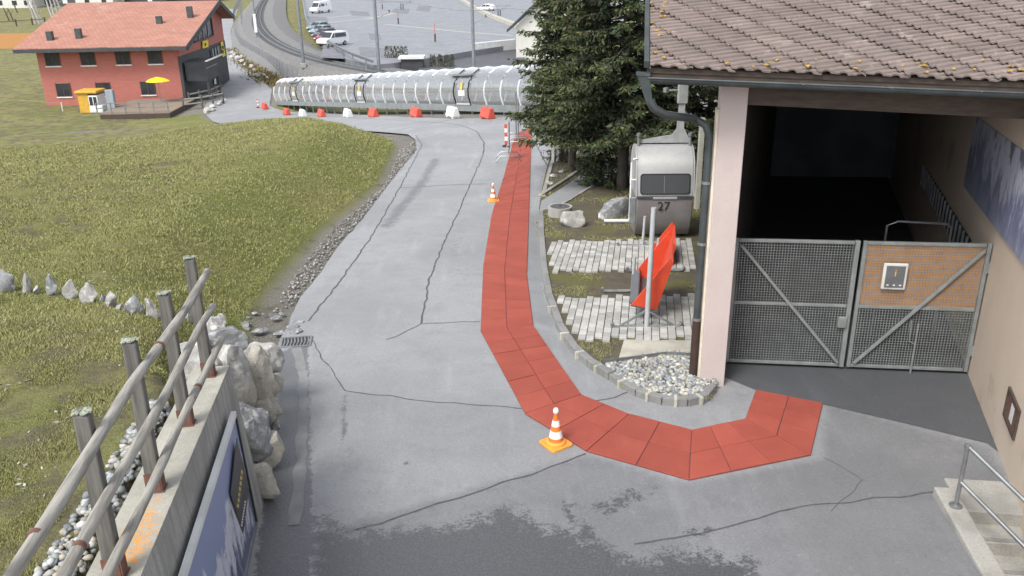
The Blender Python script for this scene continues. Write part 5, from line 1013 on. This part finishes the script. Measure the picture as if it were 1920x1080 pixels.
def mast(base, h, r, lab, arm=None, box=None):
    t_ = thing('catenary_mast', lab, 'mast', base, 'grey masts along the railway'); MB().tube([up(base, -.5), up(base, h)], [r, r*.8], 10).build('pole', 'galv_mast' if 'galv_mast' in MATS else pm('galv_mast', (.23, .25, .27), (.18, .195, .21), 3, .6, .05, .2), t_, True)
    if arm:
        h0_, ln, dr2 = arm; MB().tube([up(base, h0_+1.0), up(base, h0_+1.1)+a3(ln, 0, 0)], .035, 6).build('arm', 'galv_mast', t_); MB().tube([up(base, h0_-.8), up(base, h0_+1.05)+a3(ln*.9, 0, 0)], .03, 6).build('arm_strut', 'galv_mast', t_); MB().lathe(up(base, h0_-.1)+a3(ln*.35, 0, 0), [(.06, 0), (.06, .3), (0, .3)], 8).build('insulator', 'black', t_)
    if box: MB().ob(up(base, box)+a3(-.35, -.3, 0), (.7, 0, 0), (0, .3, 0), (0, 0, .55)).build('sign_box', 'galv_mast' if box > 4 else 'concrete', t_, bev=.03)
    return t_
mast(T(572, 147), 16, .19, 'tall grey railway mast with a pale box near its foot', None, 1.3); mast(Zp(712, 150, -7.4), 17, .2, 'tall grey railway mast with wire arm between the car park and tunnel', (7.5, 4.5, 1)); mast(Zp(889, 147, -7.0), 17, .2, 'tall grey railway mast with wire arm before the dark ramp', (6.6, 4.2, 1))
t_ = mast(T(484, 88), 14, .14, 'slimmer grey mast with long white box beside the curved track'); MB().ob(up(WL[t_.name], 2.4)+a3(-.2, -.35, 0), (.45, 0, 0), (0, .2, 0), (0, 0, 3.0)).build('white_box', 'white_paint', t_)
mast(T(455, 60), 14, .11, 'thin grey mast at the bend of the lane, standing before its twin'); mast(T(456, 47), 14, .10, 'thin grey mast at the bend of the lane, standing behind its twin')
for k, (lab, pts) in enumerate((('thin wire catenary line crossing above the car park', ((0, 0),)),)):
    a = up(Zp(712, 150, -7.4), 8.4)+a3(4.2, 0, 0); b_ = up(Zp(889, 147, -7.0), 7.4)+a3(4, 0, 0); n_w = 9; P = [a+(b_-a)*i/8+a3(0, 0, -.5*math.sin(math.pi*i/8)) for i in range(9)]; P = [a+(a-b_)*.9]+P+[b_+(b_-a)*.6]; tag(MB().tube(P, .03, 5).build('overhead_wire', 'steel_dull'), lab, 'wire')
def meshfence(pts, h, lab, par_mat='galv_mast'):
    P = resample([T(*q) for q in pts], 2.5); t_ = thing('wire_fence', lab, 'fence', P[0]); mb = MB()
    for p in P: MB().tube([up(p, -.1), up(p, h)], .03, 6).build('post', par_mat, t_)
    for a, b in zip(P, P[1:]):
        for k in range(5): mb.beam(up(a, .15+k*(h-.2)/4), up(b, .15+k*(h-.2)/4), .012, .012)
        for k in range(9): q = a+(b-a)*k/9; mb.beam(up(q, .1), up(q, h-.05), .012, .012, (1, 0, 0))
    mb.build('wire_mesh', par_mat, t_, kind='stuff')
meshfence(((452, 4), (440, 25), (438, 45), (442, 72), (452, 92), (478, 110), (505, 127), (532, 146), (560, 158)), 2.0, 'tall grey wire mesh fence between the lane and the railway')
for i in range(16):
    a = random.random(); px, py = 436+a*65+random.uniform(-3, 6), 100+a*48+random.uniform(-4, 5); rockthing('bank_rock', 'pale rock on the weedy bank between lane and wire fence', px, py, .2, tuple(np.array([1., .8, .7])*random.uniform(.5, 1.1)), 800+i, 'rock_pale', i, 'rocks on the railway bank')
def weeds(name, pts, n, lab, cols, hh):
    g = np.random.default_rng(3); V_, C_ = [], []
    for i in range(n):
        a = g.random(); k = a*(len(pts)-1); j = int(min(k, len(pts)-2)); p = pts[j]+(pts[j+1]-pts[j])*(k-j)+a3(g.normal(0, .9), g.normal(0, .9), 0); p = a3(p[0], p[1], max(float(zb(*p[:2]))+g.random()*.2, -99)) 
        az = g.uniform(0, 6.3); w_ = .12; h = g.uniform(*hh); V_ += [p+a3(math.cos(az)*w_, math.sin(az)*w_, -.1), p-a3(math.cos(az)*w_, math.sin(az)*w_, .1), p+a3(g.normal(0, .25), g.normal(0, .25), h)]; c_ = np.array(cols[g.integers(len(cols))])*g.uniform(.7, 1.3); C_ += [c_]*3
    tag(np_mesh(name, np.array(V_), np.arange(3*n).reshape(n, 3), 'grass_blades', kind='stuff', cols=np.array(C_)), lab, 'weeds')
weeds('bank_weeds', [T(x, y) for x, y in ((436, 92), (460, 118), (485, 133), (505, 150), (530, 158), (570, 160))], 2200, 'brown and yellow weeds on the bank along the lane', [(.20, .155, .06), (.14, .13, .05), (.10, .105, .035), (.24, .16, .08)], (.08, .28))
# guard rail along the car park
gr_ = [Zp(x, y, -5.9) for x, y in ((566, -5), (570, 18), (573, 40), (586, 60), (602, 77), (625, 93), (650, 109), (700, 128))]; gr_ = smooth(gr_, 1); t_ = thing('guard_rail', 'long grey guard rail along the car park edge', 'guard rail', gr_[0])
for i, (a, b) in enumerate(zip(gr_, gr_[1:])): MB().beam(up(a, .75), up(b, .75), .12, .32).build('rail_beam', 'galv_mast' if i % 1 else 'steel', t_); MB().beam(up(a, -.6), up(a, .8), .14, .14, (0, 1, 0)).build('post', 'galv_mast', t_)
# dark ramp, pale wall, hedge strip and small hut between tunnel and car park
rm = MB().prism([Zp(x, y, -6.7) for x, y in ((772, 112), (884, 94), (975, 90), (1010, 160), (800, 150))], (0, 0, -.6)).build('ramp', 'asphalt_dark'); struct(rm)
wa, wb_ = Zp(884, 97, -6.3), Zp(968, 88, -6.3); tag(MB().ob(up(wa, -.4), wb_-wa, (0, .5, 0), (0, 0, 1.5)).build('parapet_wall', 'white_paint', bev=.1), 'long white parapet wall at the edge of the dark ramp', 'wall')
for i, px in enumerate((727, 735, 742, 748, 755, 762, 812, 826, 838, 848)):
    p = Zp(px, 122 if i < 6 else 128, -6.9); g_ = np.random.default_rng(i); th = thing('columnar_shrub', 'slim dark columnar shrub in the strip %s' % ('beside the tall mast' if i < 6 else 'at the foot of the dark ramp'), 'shrub', p, 'columnar shrubs behind the tunnel'); MB().tube([p, up(p, 1.4)], .05, 5).build('stem', 'bark', th)
    n = 260; h = g_.random(n)*(2.2 if i < 6 else 1.5); r_ = (.30+.12*g_.random())*(1-h/2.4)**.5*(.7+.5*g_.random(n)); az = g_.uniform(0, 6.3, n); c_ = np.stack([np.cos(az)*r_, np.sin(az)*r_, h+.05], 1); e = g_.normal(0, .07, (n, 2, 3)); V_ = np.stack([c_, c_+e[:, 0]+[0, 0, .14], c_+e[:, 1]], 1).reshape(-1, 3)
    np_mesh('foliage', V_, np.arange(3*n).reshape(n, 3), 'needles', th, None, np.repeat(np.array([(.055, .06, .03)])*g_.uniform(.6, 1.8, (n, 1)), 3, 0))
p = Zp(778, 136, -7.2); hu = thing('garden_hut', 'small dark hut with white flat roof behind the tunnel', 'hut', p); MB().ob(p+a3(-1.6, 0, 0), (2.6, 0, 0), (0, 2, 0), (0, 0, 1.6)).build('walls', 'dark_clad', hu); MB().ob(p+a3(-1.9, -.3, 1.6), (3.1, 0, 0), (0, 2.5, 0), (0, 0, .25)).build('flat_roof', 'white_paint', hu)
# white house behind the spruce
A2 = Zp(968, 118, -7.4); wh = thing('white_house', 'white house with dark roof edge half hidden behind the spruce', 'house', A2)
MB().prism([A2+a3(0, 0, -1), A2+a3(7, 1, -1), A2+a3(7, 1, 11), A2+a3(6.9, 1, 11), A2+a3(0, 0, 4.6)], (1, 9, 0)).build('walls', pm('house_white', (.62, .61, .57), (.55, .54, .50), .8, .85, .1), wh)
q = [A2+a3(-1.2, -.6, 3.9), A2+a3(7, -.2, 11.2), A2+a3(8.4, 9.8, 11.2), A2+a3(-.2, 9.6, 3.9)]; MB().hexa(q+[up(p_, .35) for p_ in q]).build('roof', 'dark_clad', wh)
for z in (1.2, 4.6): o = MB().ob(A2+a3(4, .5, z), (1.2, .17, 0), (0, -.06, 0), (0, 0, 1.4)).build('window', 'window_dark', wh)
# ================================================================== VEHICLES
def wheel(par, x, y, r, wd=.2):
    ty = MB(); ax = a3(0, 1, 0); ty.tube([a3(x, y-wd/2, r), a3(x, y+wd/2, r)], r, 16); o = ty.build('wheel', 'rubber_black', par, True); MB().tube([a3(x, y-wd/2-.01, r), a3(x, y+wd/2+.01, r)], r*.62, 12).build('rim', 'steel', o, True)
def vehicle(name, lab, cat, kind, paint, p, rz):
    t_ = thing(name, lab, cat, p, 'vehicles parked by the guard rail', rz); WL[t_.name] = np.zeros(3); z_ = lambda q: [(x, -wd_, h) for x, h in q]
    if kind == 'van': Ln, wd_, bod = 5.0, .95, [(-2.5, .4), (-2.5, .95), (-2.35, 1.05), (-1.5, 1.2), (-.75, 1.92), (-.5, 1.98), (2.2, 1.95), (2.42, 1.8), (2.5, 1.0), (2.5, .4)]; wn_ = [((-1.35, 1.22), (-.62, 1.22), (-.62, 1.82), (-.78, 1.82)), ((-.5, 1.2), (1.9, 1.2), (1.9, 1.78), (-.5, 1.78))]; ws = ((-1.52, 1.2), (-.78, 1.9)); wr = .33; wx = (-1.6, 1.5)
    elif kind == 'bus': Ln, wd_, bod = 6.4, 1.02, [(-3.2, .45), (-3.2, 1.0), (-3.05, 1.2), (-2.4, 1.4), (-1.7, 2.35), (-1.3, 2.62), (2.9, 2.66), (3.1, 2.5), (3.2, 1.0), (3.2, .45)]; wn_ = [((-2.2, 1.42), (-1.45, 1.42), (-1.45, 2.1), (-1.75, 2.1)), ((-1.2, 1.5), (.2, 1.5), (.2, 2.1), (-1.2, 2.1)), ((.8, 1.6), (1.15, 1.6), (1.15, 2.05), (.8, 2.05))]; ws = ((-2.42, 1.4), (-1.72, 2.3)); wr = .36; wx = (-2.1, 1.9)
    else: Ln, wd_, bod = 4.4, .88, [(-2.15, .35), (-2.18, .68), (-2.0, .82), (-1.1, .98), (-.35, 1.46), (.1, 1.52), (1.3, 1.48), (1.95, 1.05), (2.15, .95), (2.2, .4)]; wn_ = [((-.9, 1.0), (.25, 1.0), (.25, 1.42), (-.28, 1.42)), ((.35, 1.0), (1.55, 1.02), (1.25, 1.4), (.35, 1.42))]; ws = ((-1.05, 1.0), (-.36, 1.44)); wr = .32; wx = (-1.35, 1.35)
    mb = MB(); n = len(bod)
    def wdt(h): return wd_*(1-.12*max(0, (h-1.0))/1.2)
    mb.add([(x, -wdt(h), h) for x, h in bod]+[(x, wdt(h), h) for x, h in bod], [tuple(range(n)), tuple(range(2*n-1, n-1, -1))]+[(i, (i+1) % n, (i+1) % n+n, i+n) for i in range(n)]); bo = mb.build('body', paint, t_, bev=.06)
    for s_ in (-1, 1):
        for q in wn_: MB().add([(x, s_*(wdt(h)+e), h) for e in (.0, .018) for x, h in q], [(0, 1, 2, 3), (4, 5, 6, 7), (0, 1, 5, 4), (1, 2, 6, 5), (2, 3, 7, 6), (3, 0, 4, 7)]).build('side_window', 'window_dark', t_)
        MB().box((bod[0][0]-.01, s_*wd_*.75, bod[1][1]-.05), (.06, .3, .16)).build('headlight', 'reflective', t_); MB().box((bod[-1][0]+.01, s_*wd_*.85, 1.0), (.05, .14, .3)).build('tail_light', 'barrier_red', t_)
        for x in wx: wheel(t_, x, s_*(wd_-.08), wr)
    (x0, h0_), (x1, h1_) = ws; MB().add([(x-.02, y*wdt(h)*.9, h+.03) for x, h in ws for y in (-1, 1)], [(0, 1, 3, 2)]).build('windscreen', 'window_dark', t_)
    MB().box((bod[0][0]+.05, 0, .42), (.2, wd_*1.9, .2)).build('bumper', 'black', t_)
    WL[t_.name] = np.array(p, float); return t_
pm('paint_white', (.78, .79, .79), (.74, .75, .75), 1, .3, .0); pm('paint_red', (.30, .03, .04), None, 1, .25, .0); pm('paint_dark', (.07, .08, .10), None, 1, .25, .0); pm('paint_teal', (.20, .33, .36), None, 1, .28, .0, .2); pm('paint_silver', (.36, .42, .44), None, 1, .28, .0, .3)
v0, v1 = Zp(624, 88, -6), Zp(668, 82, -6); hd_ = unit(v1-v0); rz = math.atan2(hd_[1], hd_[0]); pv = a3(-hd_[1], hd_[0], 0); cv = (v0+v1)/2
for nm, lab, ct, kd, pt_, px, py, hl in (('parked_van', 'low white passenger van at the end of the parked row', 'van', 'van', 'paint_white', 612, 89, 2.5), ('parked_car', 'dark red estate car parked beside the low white van', 'car', 'car', 'paint_red', 605, 81, 2.2), ('parked_car', 'dark grey car parked between the red and silver cars', 'car', 'car', 'paint_dark', 600, 74, 2.2), ('parked_car', 'silver car parked beside the dark grey car', 'car', 'car', 'paint_silver', 594, 67, 2.2), ('parked_car', 'teal car ending the row farthest from the low white van', 'car', 'car', 'paint_teal', 589, 60, 2.2)):
    q = Zp(px, py, -6); vehicle(nm, lab, ct, kd, pt_, q+hd_*hl+pv*.9, rz)
v0, v1 = Zp(577, 27, -6), Zp(623, 22, -6); vehicle('parked_van', 'tall white high-roof van parked alone by the guard rail', 'van', 'bus', 'paint_white', (v0+v1)/2+a3(0, 1, 0), math.atan2((v1-v0)[1], (v1-v0)[0]))
vehicle('parked_car', 'white car parked beyond the curved kerb wall', 'car', 'car', 'paint_white', Zp(912, 20, -6), -.5)
kw = [Zp(x, y, -6) for x, y in ((850, -12), (868, 3), (885, 14), (915, 30), (950, 44), (990, 58))]; t_ = thing('kerb_wall', 'low curved concrete kerb wall at the back of the car park', 'wall', kw[0])
for a, b in zip(kw, kw[1:]): MB().beam(up(a, .3), up(b, .3), .9, .7).build('wall_section', 'concrete_pale', t_)
for i, (px, py, lab) in enumerate(((816, 78, 'red snow pole on a dark base standing alone on the car park'), (747, 45, 'red snow pole on a dark base near the painted line'), (717, 17, 'red snow pole on a dark base before the twin dark bollards'))):
    p = Zp(px, py, -6); t_ = thing('snow_pole', lab, 'pole', p, 'snow poles on the car park'); MB().tube([p, up(p, 1.1)], .14, 8).build('base', 'tar', t_); MB().tube([up(p, 1.1), up(p, 2.6)], .05, 6).build('pole', 'barrier_red', t_)
for i, px in enumerate((752, 756, 934, 938)): p = Zp(px, 18 if i < 2 else 30, -6); tag(MB().lathe(p, [(.12, 0), (.12, 1.3), (.08, 1.45), (0, 1.45)], 8).build('bollard', 'tar'), 'slim dark bollard, one of a pair on the %s' % ('open car park' if i < 2 else 'area beyond the curved kerb wall'), 'bollard', 'dark bollards of the car park')
# ================================================================== FAR MEADOW
fp = [T(x, y) for x, y in ((-10, 52), (30, 49), (60, 47), (84, 45))]; t_ = thing('meadow_fence', 'low wooden fence along the orange strip of the far meadow', 'fence', fp[0])
for p in resample(fp, 4): MB().ob(up(p, -.1), (.25, 0, 0), (0, .2, 0), (0, 0, 1.7)).build('post', 'wood_dark', t_)
for a, b in zip(fp, fp[1:]): MB().beam(up(a, 1.2), up(b, 1.2), .12, .22).build('rail', 'deck_wood', t_)
pm('birch_bark', (.52, .50, .47), (.30, .29, .27), 2.5, .9, .3, stretch=(1, 1, 3))
for i, (px, py) in enumerate(((66, 44), (73, 45), (79, 43), (100, 36), (106, 37), (112, 36), (118, 35))):
    b = T(px, py); g_ = np.random.default_rng(40+i); th = thing('birch_tree', 'slender leafless birch in the %s clump on the far meadow' % ('fence-side' if i < 3 else 'chalet-side'), 'tree', b, 'birches on the far meadow'); H = 15
    MB().tube([b+a3(.25*math.sin(k+i)-k*.35, .2*math.cos(k*1.4+i), -.2+H*k/7) for k in range(8)], [.26*(1-.85*k/7) for k in range(8)], 8).build('trunk', 'birch_bark', th, True); lm = MB()
    for k in range(26):
        h = g_.uniform(.12, .95)*H; az = g_.uniform(0, 6.3); ln = g_.uniform(.8, 2.4); o = b+a3(-h/H*7*.35, 0, h); lm.tube([o, o+a3(math.cos(az)*ln*.5, math.sin(az)*ln*.5, ln*.45), o+a3(math.cos(az)*ln, math.sin(az)*ln, ln*.55)], [.07, .045, .015], 4, False)
    lm.build('crown', 'birch_bark', th)
for i, (px, py) in enumerate(((18, 40), (26, 41), (33, 24))): b = T(px, py); th = thing('sapling', 'thin dark bare sapling standing in the orange strip', 'tree', b, 'saplings in the orange strip'); MB().tube([b, b+a3(-.9, 0, 3.4)], [.2, .1], 6).build('trunk', 'bark', th); MB().tube([b+a3(-.4, 0, 1.6), b+a3(.1, .2, 2.8)], [.09, .03], 5).build('limb', 'bark', th)
for i, (px, py, w_, lab, mt) in enumerate(((178, 11, 13, 'white village house with dark window above the chalet roof', 'house_white'), (255, 8, 22, 'dark timber village house above the chalet roof', 'dark_clad'), (10, 15, 9, 'pale village house with timber posts at the meadow edge', 'house_white'), (37, 15, 9, 'pale village house beside the birches', 'house_white'), (360, 3, 16, 'dark timber shed far beyond the chalet ridge', 'dark_clad'), (100, 12, 18, 'grey barn hidden behind the birches', 'tar'))):
    p = T(px, py); th = thing('village_house', lab, 'house', p, 'houses at the far edge of the valley'); MB().prism([p+a3(-w_/2, 0, -1), p+a3(w_/2, 0, -1), p+a3(w_/2, 0, 6), p+a3(0, 0, 9), p+a3(-w_/2, 0, 6)], (0, 9, 0)).build('walls', mt, th)
    for s_ in (-1, 1): q = [p+a3(s_*(w_/2+.8), -.8, 5.6), p+a3(0, -.8, 9.1), p+a3(0, 9.8, 9.1), p+a3(s_*(w_/2+.8), 9.8, 5.6)]; MB().hexa(q+[up(k, .3) for k in q]).build('roof', 'wood_dark', th)
    for x in (-w_/4, w_/5): o = MB().ob(p+a3(x, -.08, .9), (1.6, 0, 0), (0, .06, 0), (0, 0, 1.5)).build('window', 'window_dark' if mt == 'house_white' else 'white_paint', th)
